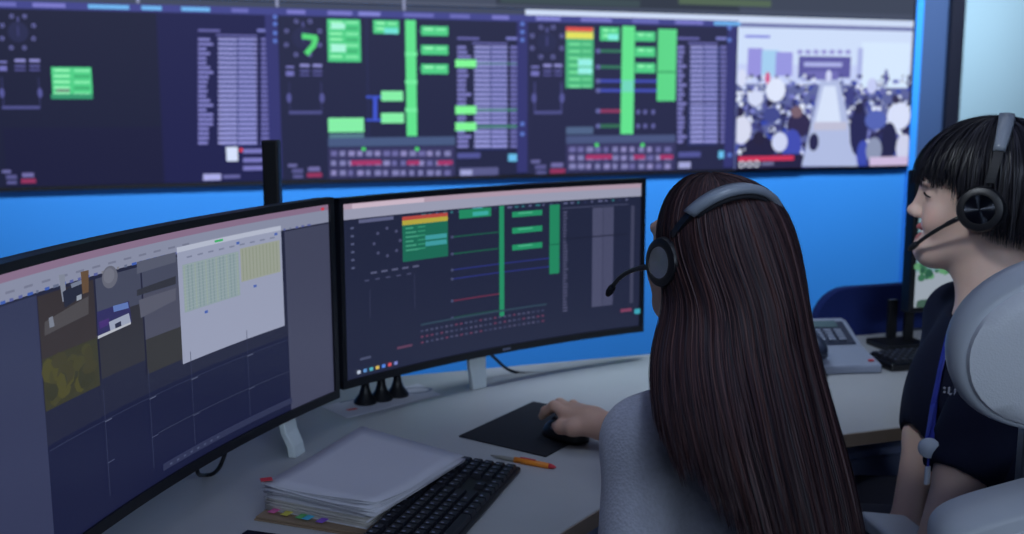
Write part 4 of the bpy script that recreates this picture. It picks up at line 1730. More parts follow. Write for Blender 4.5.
def face_bits(H, root, V, Fq, smile=True):
    q = H.inv(V)
    near = np.where((q[:, 1] > .03) & (np.abs(q[:, 0]) < .075) & (np.abs(q[:, 2]) < .08))[0]
    keep = np.isin(Fq, near).all(axis=1)
    tr = BVHTree.FromPolygons([Vector(p) for p in q], [tuple(int(a) for a in f) for f in Fq[keep]])

    def skin(x, z, off):
        hit, nrm, _, _ = tr.ray_cast(Vector((x, .2, z)), Vector((0, -1, 0)), .3)
        if hit is None:
            hit, nrm = Vector((x, .08, z)), Vector((0, 1, 0))
        n_ = Vector(nrm)
        if n_.y < 0:
            n_ = -n_
        p = hit + n_ * off
        return H(p.x, p.y, p.z)
    k = H.s
    for sx in (-1, 1):
        pts = [skin(sx * (.015 + .032 * t), .0105 + (.0050 if smile else .002) * math.sin(math.pi * t) - .001 * t, .0006) for t in np.linspace(0, 1, 13)]
        part('eyelashes', MB().tube(pts, [.0006 * k] + [.0017 * k] * 11 + [.0008 * k], 6), M['lash'], root, smooth=True, world=True)
        pts = [skin(sx * (.013 + .036 * t), .033 + .005 * math.sin(math.pi * t * .8), .0004) for t in np.linspace(0, 1, 10)]
        part('eyebrow', MB().tube(pts, [.0012, .002, .0024, .0025, .0025, .0024, .0022, .0018, .0014, .0008], 6), M['lash'], root, smooth=True, world=True)
    if smile:
        part('teeth', MB().ell(H(0, .0795, -.0535), (.022 * H.s, .0145 * H.s, .0060 * H.s), H.R, 16, 8), M['teeth'], root, smooth=True, world=True)


def hand(fd, wrist, f, t, up, s=1.0, curl=1.0, side=1):
    """palm down hand: f = finger direction, t = thumb side, up = back of the hand; returns fingertips"""
    wrist, f, t, up = [np.asarray(a, float) for a in (wrist, f, t, up)]
    P_ = lambda a, b, c_: wrist + s * (f * a + t * b + up * c_)
    fd.chain([P_(0, 0, 0), P_(.03, .008, .006), P_(.074, .024, .010)], [.0235 * s, .020 * s, .0125 * s], .014)
    fd.chain([P_(.03, .0, .006), P_(.078, .004, .013)], [.020 * s, .0128 * s], .014)
    fd.chain([P_(.03, -.008, .004), P_(.074, -.016, .010)], [.019 * s, .0122 * s], .014)
    fd.chain([P_(.026, -.012, .0), P_(.066, -.034, .004)], [.019 * s, .0112 * s], .014)
    return P_


# ------------------------------------------------------------------ hair
def hair_mesh(name, Sfun, n, root, material, seed, cols, width=.0016, seg=22, smin=(0., .15), smax=lambda u: 1.0, jitter=.006, tip=.7,
              shell=(40, 40), clump=0.0, shell_col=None, shell_max=None):
    """ribbon strands over a guide surface Sfun(u, s) -> (N,3) plus the shell itself, one mesh"""
    q = np.random.RandomState(seed)
    nu, ns = shell
    U, T = np.meshgrid(np.linspace(0, 1, nu), np.linspace(0, 1, ns), indexing='ij')
    sm = np.vectorize(shell_max or smax)(U)
    SP = Sfun(U.ravel(), (T * sm).ravel())
    shellV = SP
    i, j = np.meshgrid(np.arange(nu - 1), np.arange(ns - 1), indexing='ij')
    a = (i * ns + j).ravel()
    shellF = np.stack([a, a + ns, a + ns + 1, a + 1], 1)
    tintS = np.tile(np.array(lin(shell_col or cols[0])), (len(shellV), 1))
    # strands
    u0 = q.rand(n)
    if clump:
        nc = 60
        cu = np.floor(u0 * nc) / nc + .5 / nc
    s0 = q.uniform(smin[0], smin[1], n) * (q.rand(n) ** 1.5 if smin[1] > .3 else 1)
    s1 = np.array([smax(x) for x in u0]) * q.uniform(tip, 1.06, n)
    t = np.linspace(0, 1, seg)
    s_ = s0[:, None] + (s1 - s0)[:, None] * t[None]
    drift = q.normal(0, .012, n)[:, None] * t[None] + q.normal(0, .004, n)[:, None] * np.sin(t[None] * 7 + q.rand(n)[:, None] * 6)
    uu = np.clip(u0[:, None] + drift, 0.0, 1.0)
    if clump:
        w = clump * np.clip((t - .45) / .55, 0, 1) ** 1.5
        uu = uu * (1 - w[None]) + (cu + q.normal(0, .003, n))[:, None] * w[None]
    e = 2e-3
    flat = lambda A, B: Sfun(A.ravel(), B.ravel()).reshape(n, seg, 3)
    P0 = flat(uu, s_)
    du = flat(np.clip(uu + e, 0, 1), s_) - flat(np.clip(uu - e, 0, 1), s_)
    ds = flat(uu, s_ + e) - flat(uu, np.maximum(s_ - e, 0))
    N = np.cross(du, ds)
    N /= np.maximum(np.linalg.norm(N, axis=2, keepdims=True), 1e-9)
    Uv = du / np.maximum(np.linalg.norm(du, axis=2, keepdims=True), 1e-9)
    ref = Sfun(np.array([.5]), np.array([.25]))[0]
    N *= HAIR_SIGN
    lift = np.abs(q.normal(0, jitter, n))[:, None] * (.35 + .65 * t[None]) + .0012
    P0 = P0 + N * lift[..., None]
    wd = width * q.uniform(.6, 1.3, n)[:, None] * np.minimum(1, np.minimum((t[None] + .03) * 8, (1.02 - t[None]) * 5))
    A = P0 - Uv * wd[..., None] / 2
    B = P0 + Uv * wd[..., None] / 2 + N * (.0004 * q.randn(n))[:, None, None]
    V = np.stack([A, B], 2).reshape(-1, 3)
    base = (np.arange(n) * seg * 2)[:, None] + (np.arange(seg - 1) * 2)[None]
    base = base.ravel()
    Fs = np.stack([base, base + 1, base + 3, base + 2], 1)
    cc = np.array([lin(x) for x in cols])
    pick = cc[q.randint(0, len(cc), n)] * q.uniform(.82, 1.15, n)[:, None]
    tintH = np.repeat(pick, seg * 2, axis=0)
    me = np_mesh(name, np.concatenate([shellV, V]), np.concatenate([shellF, Fs + len(shellV)]), material, np.concatenate([tintS, tintH]))
    return part(name, me, material, root, world=True)


HAIR_SIGN = 1.0


# ------------------------------------------------------------------ headset
def headset(H, label, boom_side, ear_z=0.0, tiltback=.03, disc_turn=0.0, boom=None, lift=.0, ear_y=.0, outw=.0, toe=.17):
    root = empty('headset', H(0, 0, .12), 0, label, 'headset')
    s = H.s
    ex = .086 + outw
    # headband
    def arc(a, r):
        x = (ex + .006 + r) * math.sin(a)
        z = ear_z + .035 + (.109 + lift + r) * math.cos(a)
        y = ear_y - tiltback * max(0, math.cos(a)) ** .8
        return np.array([x, y, z])
    def band(a0, a1, w0, w1, th, off, m, name, sub=None):
        rings = []
        for i, a in enumerate(np.linspace(a0, a1, 25)):
            t = i / 24
            w = (w0 + (w1 - w0) * math.sin(math.pi * t)) / 2
            nrm = np.array([math.sin(a), 0, math.cos(a)])
            c0 = arc(a, off)
            ring = []
            for (yy, rr) in ((-w, -.35), (-w * .85, .5), (0, .62), (w * .85, .5), (w, -.35), (w * .8, -.6), (0, -.66), (-w * .8, -.6)):
                p = c0 + np.array([0, yy, 0]) + nrm * rr * th
                ring.append(H(*p))
            rings.append(ring)
        return part(name, MB().loft(rings), m, root, smooth=True, world=True)
    band(-1.02, 1.02, .019, .027, .010, .006, M['band'], 'headband')
    band(-.98, .98, .018, .025, .006, -.003, M['blacksoft'], 'headband_cushion')
    for sx in (-1, 1):
        a0, a1 = sx * .98, sx * 1.50
        rings = []
        for a in np.linspace(a0, a1, 8):
            c0 = arc(a, .004)
            nrm = np.array([math.sin(a), 0, math.cos(a)])
            rings.append([H(*(c0 + np.array([0, yy, 0]) + nrm * rr)) for yy, rr in ((-.007, -.0025), (-.007, .0025), (.007, .0025), (.007, -.0025))])
        part('slider', MB().loft(rings), M['black'], root, world=True)
        nl = H.R @ np.array([sx * math.cos(toe), math.sin(toe) * 1.0, .06])
        Rc = frame_from(nl, H.R @ np.array([0, 0, 1.0]))
        cc = H(sx * ex, ear_y + .004, ear_z)
        k = s * 1.0
        cup = part('ear_cup', MB().lathe([(0, -.002), (.030 * k, -.002), (.036 * k, .004), (.0365 * k, .014), (.034 * k, .021), (.0280 * k, .0240), (.0235 * k, .0240), (.0228 * k, .0225), (0, .0225)], 36, Rc, cc),
                   M['black'], root, auto=35, world=True)
        part('ear_cushion', MB().lathe([(.012 * k, -.018), (.033 * k, -.018), (.037 * k, -.012), (.037 * k, -.006), (.033 * k, 0), (.012 * k, 0)], 32, Rc, cc - nl * .001), M['blacksoft'], cup, smooth=True, world=True)
        # outer disc: own axes so that its radial brushing works
        disc = part('cup_disc', MB().lathe([(0, .0), (.0225 * k, .0), (.0225 * k, .0006), (.004, .0012), (0, .0012)], 40), M['cupdisc'], root, auto=30)
        Mw = Matrix(Rc.tolist()).to_4x4()
        Mw.translation = Vector(cc + nl * .0225)
        disc.matrix_basis = root_matrix(root).inverted() @ Mw
        if sx == boom_side:
            b0 = cc + nl * .012 + H.R @ np.array([0, .030, -.016]) * k
            p1, p2 = boom
            pts = [b0, *[H(*p) for p in (p1, p2)]]
            P_ = [(1 - t) ** 2 * pts[0] + 2 * t * (1 - t) * pts[1] + t * t * pts[2] for t in np.linspace(0, 1, 14)]
            bm_ = part('microphone_boom', MB().tube(P_, [.0042] * 4 + [.0034] * 10, 10), M['black'], root, smooth=True, world=True)
            d = P_[-1] - P_[-2]
            d /= np.linalg.norm(d)
            part('microphone_tip', MB().tube([P_[-1] - d * .006, P_[-1], P_[-1] + d * .012, P_[-1] + d * .02], [.0046, .0056, .0056, .0035], 10), M['blacksoft'], bm_, smooth=True, world=True)
    return root


# ------------------------------------------------------------------ the long haired woman
def woman_long():
    global HAIR_SIGN
    root = empty('person', W(.41, 1.36, 0), 0, 'woman with long dark brown hair in grey knit, hand on the mouse, seen from behind', 'person')
    hc = W(.271, 1.485, 1.134)
    H = Head(hc, 111, math.radians(9), 0, .95)
    neck = W(.312, 1.452, .985)
    shL, shR = W(.178, 1.385, .912), W(.385, 1.535, .905)
    elL, wrL = W(.160, 1.33, .67), W(.10, 1.52, .60)
    elR = W(.385, 1.765, .79)
    wrist = W(.165, 1.887, .778)
    chest, waist, pel = W(.325, 1.445, .86), W(.375, 1.395, .66), W(.41, 1.36, .54)
    hipL, hipR = W(.345, 1.30, .535), W(.475, 1.41, .535)
    knL, knR = W(.10, 1.65, .52), W(.24, 1.745, .52)
    anL, anR = W(.11, 1.68, .10), W(.25, 1.78, .10)
    allp = np.array([hc, hc + [0, 0, .14], shL, shR, elL, wrL, elR, wrist, knL, knR, anL, anR, W(.05, 1.8, 0), wrist + HF3 * .13])
    lo, hi = allp.min(0) - .16, allp.max(0) + .16
    lo[2] = -.01
    hm = wrist + HF3 * .06
    ax = []
    for d in range(3):
        spans = [(hc[d] - (.125 if d < 2 else .14), hc[d] + .135), (hm[d] - (.085 if d < 2 else .045), hm[d] + (.085 if d < 2 else .05))]
        ax.append(axis(lo[d], hi[d], .011, .0031, spans))
    fd = Field(*ax)
    add_head(fd, H, neck, False)
    bR = rotz(math.radians(125 - 20 - 90))
    fd.ell(chest, (.115, .085, .14), bR, .05)
    fd.ell(waist, (.11, .08, .14), bR, .06)
    fd.ell(pel, (.155, .115, .10), bR, .06)
    fd.cone(neck, shL, .05, .042, .04)
    fd.cone(neck, shR, .05, .042, .04)
    fd.chain([shL, elL, wrL], [.04, .035, .024], .02)
    fd.chain([shR, elR, wrist], [.04, .034, .0245], .02)
    for h_, k_, a_ in ((hipL, knL, anL), (hipR, knR, anR)):
        fd.chain([h_, k_, a_], [.078, .052, .036], .03)
    # right hand over the mouse
    up = np.array([0, 0, 1.0])
    Pp = hand(fd, wrist, HF3, HT3, up)
    zt = PADZ
    def fz(a, b, z):
        p = wrist + HF3 * a + HT3 * b
        return np.array([p[0], p[1], z])
    zb = wrist[2]
    fd.chain([Pp(.074, .024, .010), fz(.099, .030, zb + .022), fz(.121, .031, zb + .007), fz(.132, .030, zb - .006)], [.0112, .0094, .0085, .0072], .006)
    fd.chain([Pp(.078, .004, .013), fz(.106, .008, zb + .021), fz(.131, .008, zb + .006), fz(.142, .008, zb - .006)], [.0114, .0096, .0086, .0072], .006)
    fd.chain([Pp(.074, -.016, .010), fz(.099, -.020, zb + .014), fz(.120, -.022, zb - .002), fz(.128, -.022, zb - .014)], [.011, .0092, .0082, .007], .006)
    fd.chain([Pp(.066, -.034, .004), fz(.086, -.041, zb + .004), fz(.101, -.043, zb - .010), fz(.108, -.043, zb - .018)], [.0098, .0084, .0075, .0064], .006)
    fd.chain([Pp(.012, .016, .0), fz(.038, .041, zb - .004), fz(.066, .044, zb - .009), fz(.088, .036, zb - .013)], [.019, .0135, .0108, .0082], .012)
    # left hand resting on the lap
    lf = WD(120)
    for b in (-.03, -.01, .01, .03):
        q = wrL + lf * .07 + np.array([lf[1], -lf[0], 0]) * b
        fd.chain([wrL, q, q + lf * .06 + np.array([0, 0, -.02])], [.02, .012, .009], .01)
    V, Fq = fd.mesh(1)
    tint = face_tint(V, H, (212, 170, 148), (180, 100, 100))
    body = part('body', np_mesh('body', V, Fq, M['skin'], tint), M['skin'], root, world=True)
    face_bits(H, root, V, Fq, False)
    # knitted top
    lo, hi = np.minimum.reduce([shL, shR, elL, elR, wrL, wrist, pel]) - .2, np.maximum.reduce([shL, shR, elL, elR, pel]) + .2
    fk = Field(np.arange(lo[0], hi[0], .0075), np.arange(lo[1], hi[1], .0075), np.arange(.44, 1.10, .0075))
    fk.ell(chest + [0, 0, .0], (.140, .110, .165), bR, .05)
    fk.ell(waist, (.135, .112, .16), bR, .06)
    fk.ell(pel + [0, 0, .03], (.18, .14, .10), bR, .06)
    fk.cone(neck + [0, 0, -.03], shL, .062, .055, .04)
    fk.cone(neck + [0, 0, -.03], shR, .062, .055, .04)
    fk.chain([shL, elL, wrL * .85 + elL * .15], [.056, .056, .044], .03)
    fk.chain([shR, elR, wrist * .86 + elR * .14], [.056, .052, .034], .03)
    # neck opening
    fk.cone(neck + [0, 0, .0], neck + [0, 0, .10], .062, .066, .01, 's')
    V, Fq = fk.mesh(2)
    part('knit_top', np_mesh('knit_top', V, Fq, M['knit']), M['knit'], root, world=True)
    # trousers and shoes
    ft = Field(np.arange(lo[0] - .2, hi[0] + .2, .012), np.arange(lo[1] - .1, hi[1] + .45, .012), np.arange(.02, .70, .012))
    ft.ell(pel, (.172, .132, .105), bR, .05)
    for h_, k_, a_ in ((hipL, knL, anL), (hipR, knR, anR)):
        ft.chain([h_, k_, a_], [.09, .066, .055], .03)
    V, Fq = ft.mesh(1)
    part('trousers', np_mesh('trousers', V, Fq, M['trousers']), M['trousers'], root, world=True)
    for a_ in (anL, anR):
        fw = WD(125)
        part('shoe', MB().tube([a_ * [1, 1, 0] - fw * .06 + [0, 0, .045], a_ * [1, 1, 0] + [0, 0, .05], a_ * [1, 1, 0] + fw * .09 + [0, 0, .038], a_ * [1, 1, 0] + fw * .16 + [0, 0, .025]],
                               [.03, .042, .036, .018], 14, flat=.8), M['shoe'], root, smooth=True, world=True)
    # ---- hair
    rows = [  # s, y px, left px, right px, depth left, depth right, bulge, extL, extR (degrees past the silhouette)
        (0.00, 175.0, 709, 713, 1.482, 1.482, .002, 14, 170),
        (0.03, 176.5, 697, 729, 1.482, 1.482, .020, 14, 170),
        (0.07, 181, 686, 747, 1.482, 1.482, .045, 14, 170),
        (0.12, 193, 673, 769, 1.482, 1.482, .072, 14, 165),
        (0.18, 212, 664, 783, 1.482, 1.482, .090, 12, 150),
        (0.24, 232, 660, 791, 1.482, 1.482, .098, 8, 135),
        (0.31, 262, 662, 797, 1.475, 1.48, .100, 2, 110),
        (0.38, 296, 672, 799, 1.455, 1.475, .096, 0, 80),
        (0.44, 325, 663, 802, 1.43, 1.47, .085, 0, 40),
        (0.49, 350, 653, 807, 1.395, 1.47, .075, 0, 20),
        (0.54, 378, 651, 813, 1.34, 1.465, .066, 0, 10),
        (0.60, 410, 653, 822, 1.30, 1.46, .060, 0, 5),
        (0.66, 440, 659, 831, 1.28, 1.45, .055, 0, 0),
        (0.73, 480, 670, 842, 1.265, 1.44, .052, 0, 0),
        (0.82, 534, 686, 852, 1.25, 1.42, .050, 0, 0),
        (1.00, 640, 704, 868, 1.24, 1.40, .045, 0, 0)]
    r0 = np.array([r[0] for r in rows])
    rs = np.linspace(0, 1, 201)
    raw = np.array([[*at_d(r[2], r[1], r[4]), *at_d(r[3], r[1], r[5]), r[6], math.radians(r[7]), math.radians(r[8])] for r in rows])
    G = np.stack([np.interp(rs, r0, raw[:, k]) for k in range(raw.shape[1])], 1)
    for _ in range(120):     # fair the guide surface so that the strands fall without kinks
        Gs = G.copy()
        Gs[1:-1] = .25 * G[:-2] + .5 * G[1:-1] + .25 * G[2:]
        w = np.clip((rs - .10) / .12, .02, 1)[:, None]
        G = G * (1 - w) + Gs * w

    def Sf(u, s):
        s = np.clip(s, 0, 1.0)
        g = np.stack([np.interp(s, rs, G[:, k]) for k in range(9)], 1)
        L, R_, b = g[:, 0:3], g[:, 3:6], g[:, 6]
        C = (L + R_) / 2
        A = (R_ - L) / 2
        perp = np.stack([A[:, 1], -A[:, 0], np.zeros(len(s))], 1)
        perp /= np.maximum(np.linalg.norm(perp, axis=1, keepdims=True), 1e-9)
        k = math.radians(20)
        a_hi = math.pi + g[:, 7]
        al = np.where(u < .72, a_hi + (k - a_hi) * u / .72, k + (-g[:, 8] - k) * (u - .72) / .28)
        wob = (.003 * np.sin(u * 40 + s * 3) + .0015 * np.sin(u * 97 + s * 4)) * np.clip((s - .35) / .3, 0, 1)
        return C + A * np.cos(al)[:, None] + perp * ((b + wob) * np.sin(al))[:, None]

    def smax(u):
        return float(np.interp(u, [0, .08, .13, .17, .22, .29, .35, 1], [.60, .70, .68, .74, .76, .90, 1.0, 1.0]))

    HAIR_SIGN = -1.0
    cols = [(58, 41, 45), (68, 47, 49), (47, 36, 42), (80, 55, 54), (42, 33, 40)]
    hair_mesh('long_hair', Sf, 13000, root, M['brown_hair'], 3, cols, width=.0013, seg=24, smin=(0.0, .10), smax=smax, jitter=.0035, tip=.76,
              shell=(80, 60), clump=.5, shell_col=(44, 30, 32), shell_max=lambda u: smax(u) * .86)

    def Sfront(u, s):
        """hair from the crown forward to the hairline over the forehead and temples"""
        g = np.stack([np.interp(np.clip(s, 0, 1) * .25, rs, G[:, k]) for k in range(9)], 1)
        L, R_, b = g[:, 0:3], g[:, 3:6], g[:, 6]
        C, A = (L + R_) / 2, (R_ - L) / 2
        perp = np.stack([A[:, 1], -A[:, 0], np.zeros(len(s))], 1)
        perp /= np.maximum(np.linalg.norm(perp, axis=1, keepdims=True), 1e-9)
        al = math.pi * (5 / 180 + 1) + u * math.radians(190)
        return C + A * np.cos(al)[:, None] * 1.06 + perp * (1.06 * b * np.sin(al))[:, None]
    hair_mesh('front_hair', Sfront, 3000, root, M['brown_hair'], 4, cols, width=.0014, seg=14, smin=(0.0, .3), smax=lambda u: 1.0, jitter=.003, tip=.9,
              shell=(40, 20), shell_col=(44, 30, 32))
    headset(H, 'black headset with boom microphone on the long haired woman', -1, .014, .042, boom=((-.097, .076, -.022), (-.092, .118, -.070)), lift=-.034, ear_y=-.026, outw=-.014, toe=-.12)
    return H


HL = woman_long()


# ------------------------------------------------------------------ the short haired woman
def woman_short():
    global HAIR_SIGN
    root = empty('person', W(.86, 1.72, 0), 0, 'smiling short haired woman in dark t-shirt seated in profile at the right', 'person')
    hc0 = at_d(983, 204, 1.90)
    H = Head(hc0, 157, math.radians(2), 0, 1.05)
    hcx = W(0, 0)
    nk = H(.0, -.034, -.165)
    nk = nk + np.array([0, 0, -.01])
    tf = 165
    fw = WD(tf)
    rt = np.array([fw[1], -fw[0], 0])
    base = nk + np.array([0, 0, -.048])
    shL, shR = base - rt * .165 - fw * .005, base + rt * .165 + fw * .03
    chest = base + np.array([0, 0, -.13]) + fw * .01
    waist = base + np.array([0, 0, -.33]) - fw * .02
    pel = np.array([waist[0] - .02 * fw[0], waist[1] - .02 * fw[1], .56])
    elR = at_d(926, 436, 1.98)
    wrR = at_d(901, 545, 1.93)
    elL = at_d(962, 470, 1.72)
    wrL = at_d(925, 568, 1.70)
    bR = rotz(math.radians(tf - 20 - 90))
    hipL, hipR = pel - rt * .08, pel + rt * .08
    thf = WD(150)
    knL, knR = hipL + thf * .37 + np.array([0, 0, -.03]), hipR + thf * .37 + np.array([0, 0, -.03])
    anL, anR = knL * [1, 1, 0] + thf * .03 + [0, 0, .1], knR * [1, 1, 0] + thf * .03 + [0, 0, .1]
    allp = np.array([hc0, hc0 + [0, 0, .15], shL, shR, elL, elR, wrL, wrR, knL, knR, anL + thf * .15, anR + thf * .15, pel])
    lo, hi = allp.min(0) - .17, allp.max(0) + .17
    lo[2] = -.01
    ax = [axis(lo[d], hi[d], .010, .0026, [(hc0[d] - (.14 if d < 2 else .125), hc0[d] + .14)]) for d in range(3)]
    fd = Field(*ax)
    add_head(fd, H, nk, True)
    fd.ell(chest, (.13, .085, .14), bR, .05)
    fd.ell(waist, (.115, .08, .15), bR, .06)
    fd.ell(pel, (.15, .115, .10), bR, .06)
    fd.cone(nk, base, .055, .06, .03)
    fd.cone(base, shL, .05, .042, .04)
    fd.cone(base, shR, .05, .042, .04)
    fd.chain([shL, elL, wrL], [.042, .039, .025], .02)
    fd.chain([shR, elR, wrR], [.042, .037, .025], .02)
    for h_, k_, a_ in ((hipL, knL, anL), (hipR, knR, anR)):
        fd.chain([h_, k_, a_], [.08, .054, .037], .03)
    for w_, e_ in ((wrL, elL), (wrR, elR)):
        d = (w_ - e_) / np.linalg.norm(w_ - e_)
        for b in (-.027, -.009, .009, .027):
            q = w_ + d * .075 + fw * b
            fd.chain([w_, q, q + d * .065 + rt * .01], [.02, .0125, .0095], .012)
        fd.chain([w_ + fw * .012, w_ + d * .03 + fw * .034, w_ + d * .075 + fw * .04], [.017, .0125, .0095], .012)
    V, Fq = fd.mesh(1)
    tint = face_tint(V, H, (220, 188, 174), (190, 108, 110))
    part('body', np_mesh('body', V, Fq, M['skin'], tint), M['skin'], root, world=True)
    face_bits(H, root, V, Fq, True)
    # t-shirt
    lo2 = np.minimum.reduce([shL, shR, elL, elR, pel]) - .2
    hi2 = np.maximum.reduce([shL, shR, elL, elR, pel]) + .2
    fk = Field(np.arange(lo2[0], hi2[0], .0075), np.arange(lo2[1], hi2[1], .0075), np.arange(.50, base[2] + .12, .0075))
    fk.ell(chest + fw * .014, (.146, .118, .165), bR, .05)
    fk.ell(waist + fw * .008, (.150, .118, .18), bR, .06)
    fk.ell(pel + [0, 0, .03], (.18, .145, .09), bR, .06)
    fk.cone(base + [0, 0, .0], shL, .068, .064, .04)
    fk.cone(base + [0, 0, .0], shR, .068, .064, .04)
    mL = shL + (elL - shL) * .97
    mR = shR + (elR - shR) * .93
    fk.chain([shL, mL], [.066, .062], .03)
    fk.chain([shR, mR], [.062, .047], .03)
    for (m_, s_) in ((mL, shL), (mR, shR)):
        d = (m_ - s_) / np.linalg.norm(m_ - s_)
        fk.ell(m_ + d * .062, (.075, .075, .055), frame_from(d), .004, 's')
    fk.cone(nk + [0, 0, -.025] + fw * .01, nk + [0, 0, .10] + fw * .02, .054, .070, .01, 's')
    V, Fq = fk.mesh(2)
    part('tshirt', np_mesh('tshirt', V, Fq, M['tshirt']), M['tshirt'], root, world=True)
    ft = Field(np.arange(lo[0], hi[0], .012), np.arange(lo[1], hi[1], .012), np.arange(.02, .72, .012))
    ft.ell(pel, (.168, .132, .105), bR, .05)
    for h_, k_, a_ in ((hipL, knL, anL), (hipR, knR, anR)):
        ft.chain([h_, k_, a_], [.092, .067, .055], .03)
    V, Fq = ft.mesh(1)
    part('trousers', np_mesh('trousers', V, Fq, M['trousers']), M['trousers'], root, world=True)
    for a_ in (anL, anR):
        g = a_ * [1, 1, 0]
        part('shoe', MB().tube([g - thf * .06 + [0, 0, .045], g + [0, 0, .05], g + thf * .09 + [0, 0, .038], g + thf * .16 + [0, 0, .025]],
                               [.03, .042, .036, .018], 14, flat=.8), M['shoe'], root, smooth=True, world=True)
    # shirt print

    # ---- bob with a fringe
    cE, rE = np.array([0, -.013, .040]), np.array([.087, .112, .100])

    def end_z(phi):
        a = np.abs(phi)
        return np.interp(a, np.radians([0, 30, 44, 52, 60, 75, 95, 130, 180]), [.042, .041, .056, .046, .008, -.030, -.050, -.060, -.064])

    def Sf(u, s):
        phi = (u * 2 - 1) * math.pi
        ez = end_z(phi)
        s = np.clip(s, 0, 1.1)
        # arc over the skull, then straight down
        zeq = cE[2] - .012
        th_end = math.pi / 2 + .06
        arcl = th_end * .1
        drop = np.maximum(0, zeq - ez)
        short = np.clip((cE[2] + rE[2] * np.cos(th_end) - ez), -.2, .0)
        total = arcl + drop
        l = s * total
        th = np.minimum(l, arcl) / arcl * th_end
        over = np.maximum(0, l - arcl)
        sx, cy = np.sin(phi), np.cos(phi)
        flare = 1 + .0 * over - np.clip(over / .1, 0, 1) * .10 * (np.abs(phi) > 1.9)
        k = np.clip((np.abs(phi) - 1.0) / .5, 0, 1)
        x = rE[0] * sx * np.sin(th) * flare
        y = cE[1] + rE[1] * cy * np.sin(th) * flare
        z = cE[2] + rE[2] * np.cos(th) - over
        # fringe hugs the forehead
        fr = np.clip(1 - np.abs(phi) / .9, 0, 1) * np.clip(s - .4, 0, 1)
        y = y + .006 * fr
        P_ = np.stack([x, y, z], 1) * H.s
        return H.c + P_ @ H.R.T

    HAIR_SIGN = 1.0
    cols = [(22, 21, 28), (30, 28, 36), (18, 17, 24), (38, 36, 46)]
    hair_mesh('bobbed_hair', Sf, 6500, root, M['black_hair'], 9, cols, width=.0017, seg=18, smin=(0, .06), smax=lambda u: 1.0, jitter=.006, tip=.86,
              shell=(90, 26), clump=.45, shell_col=(16, 15, 21), shell_max=lambda u: .94)
    headset(H, 'black headset with boom microphone on the short haired woman', -1, .0, .020, boom=((-.085, .070, -.040), (-.045, .098, -.072)), lift=-.004, ear_y=-.002, outw=.010)
    # ---- lanyard
    lan = empty('lanyard', nk, 0, 'blue lanyard with reel badge around the neck of the short haired woman', 'lanyard')
    return root, H, dict(nk=nk, fw=fw, rt=rt, chest=chest, base=base, lan=lan)


RS, HS, D2 = woman_short()
fw, rt, base, lan = D2['fw'], D2['rt'], D2['base'], D2['lan']


def ribbon(pts, w, side, th=.0012):
    mbq = MB()
    rings = []
    for i, p in enumerate(pts):
        p = np.asarray(p, float)
        t = np.asarray(pts[min(i + 1, len(pts) - 1)]) - np.asarray(pts[max(i - 1, 0)])
        t = t / np.linalg.norm(t)
        sd = np.asarray(side(i / (len(pts) - 1)) if callable(side) else side, float)
        sd = sd - t * (sd @ t)
        sd /= np.linalg.norm(sd)
        nn = np.cross(t, sd)
        rings.append([p + sd * w / 2 + nn * th, p - sd * w / 2 + nn * th, p - sd * w / 2 - nn * th, p + sd * w / 2 - nn * th])
    return mbq.loft(rings)


shirt = [o for o in RS.children if o.name.startswith('tshirt')][0]
sv = [Vector(v.co) + RS.location for v in shirt.data.vertices]
tree = BVHTree.FromPolygons(sv, [tuple(p.vertices) for p in shirt.data.polygons])


def on_shirt(px, py, off=.004):
    d = Vector(ray(px, py)).normalized()
    hit, nrm, _, _ = tree.ray_cast(Vector((0, 0, CAM_H)), d, 4)
    if hit is None:
        hit, nrm, _, _ = tree.find_nearest(Vector(at_d(px, py, 1.8)))
    return np.array(hit) - np.array(d) * off


reel = on_shirt(929, 448, .012)
nkp = D2['nk']
pl = [on_shirt(1022, 254), on_shirt(1012, 262), on_shirt(1000, 274), on_shirt(984, 292), on_shirt(968, 305), on_shirt(951, 335), on_shirt(942, 370), on_shirt(936, 405), reel + [0, 0, .012]]
pr = [p + fw * .003 + rt * .004 for p in pl[:-1]] + [reel + [0, 0, .012]]
pm = MB()
for (px, py, w_, h_) in ((944.5, 388, .0035, .0035), (944.5, 392, .0035, .0035), (949, 390.5, .003, .012), (951.3, 394, .006, .003), (955, 392.5, .003, .012)):
    p = on_shirt(px, py, .0015)
    pm.box(p, (w_, .0015, h_), rotz(-YAW))
part('shirt_print', pm, M['print'], RS, world=True, label='small white print')
part('strap', ribbon(pl, .014, -rt + fw * .2), M['strap'], lan, world=True)
part('strap', ribbon(pr, .014, rt + fw * .2), M['strap'], lan, world=True)
Rr = frame_from(-rt)
part('badge_reel', MB().lathe([(0, -.004), (.015, -.004), (.017, 0), (.015, .005), (0, .006)], 24, Rr, reel), M['badge'], lan, smooth=True, world=True)
part('reel_cord', ribbon([reel, reel + [0, 0, -.05]], .003, fw), M['strap'], lan, world=True)
part('badge_clip', MB().box(reel + np.array([0, 0, -.045]), (.012, .006, .03), rotz(.4)), M['badge'], lan, world=True, bevel=.002)


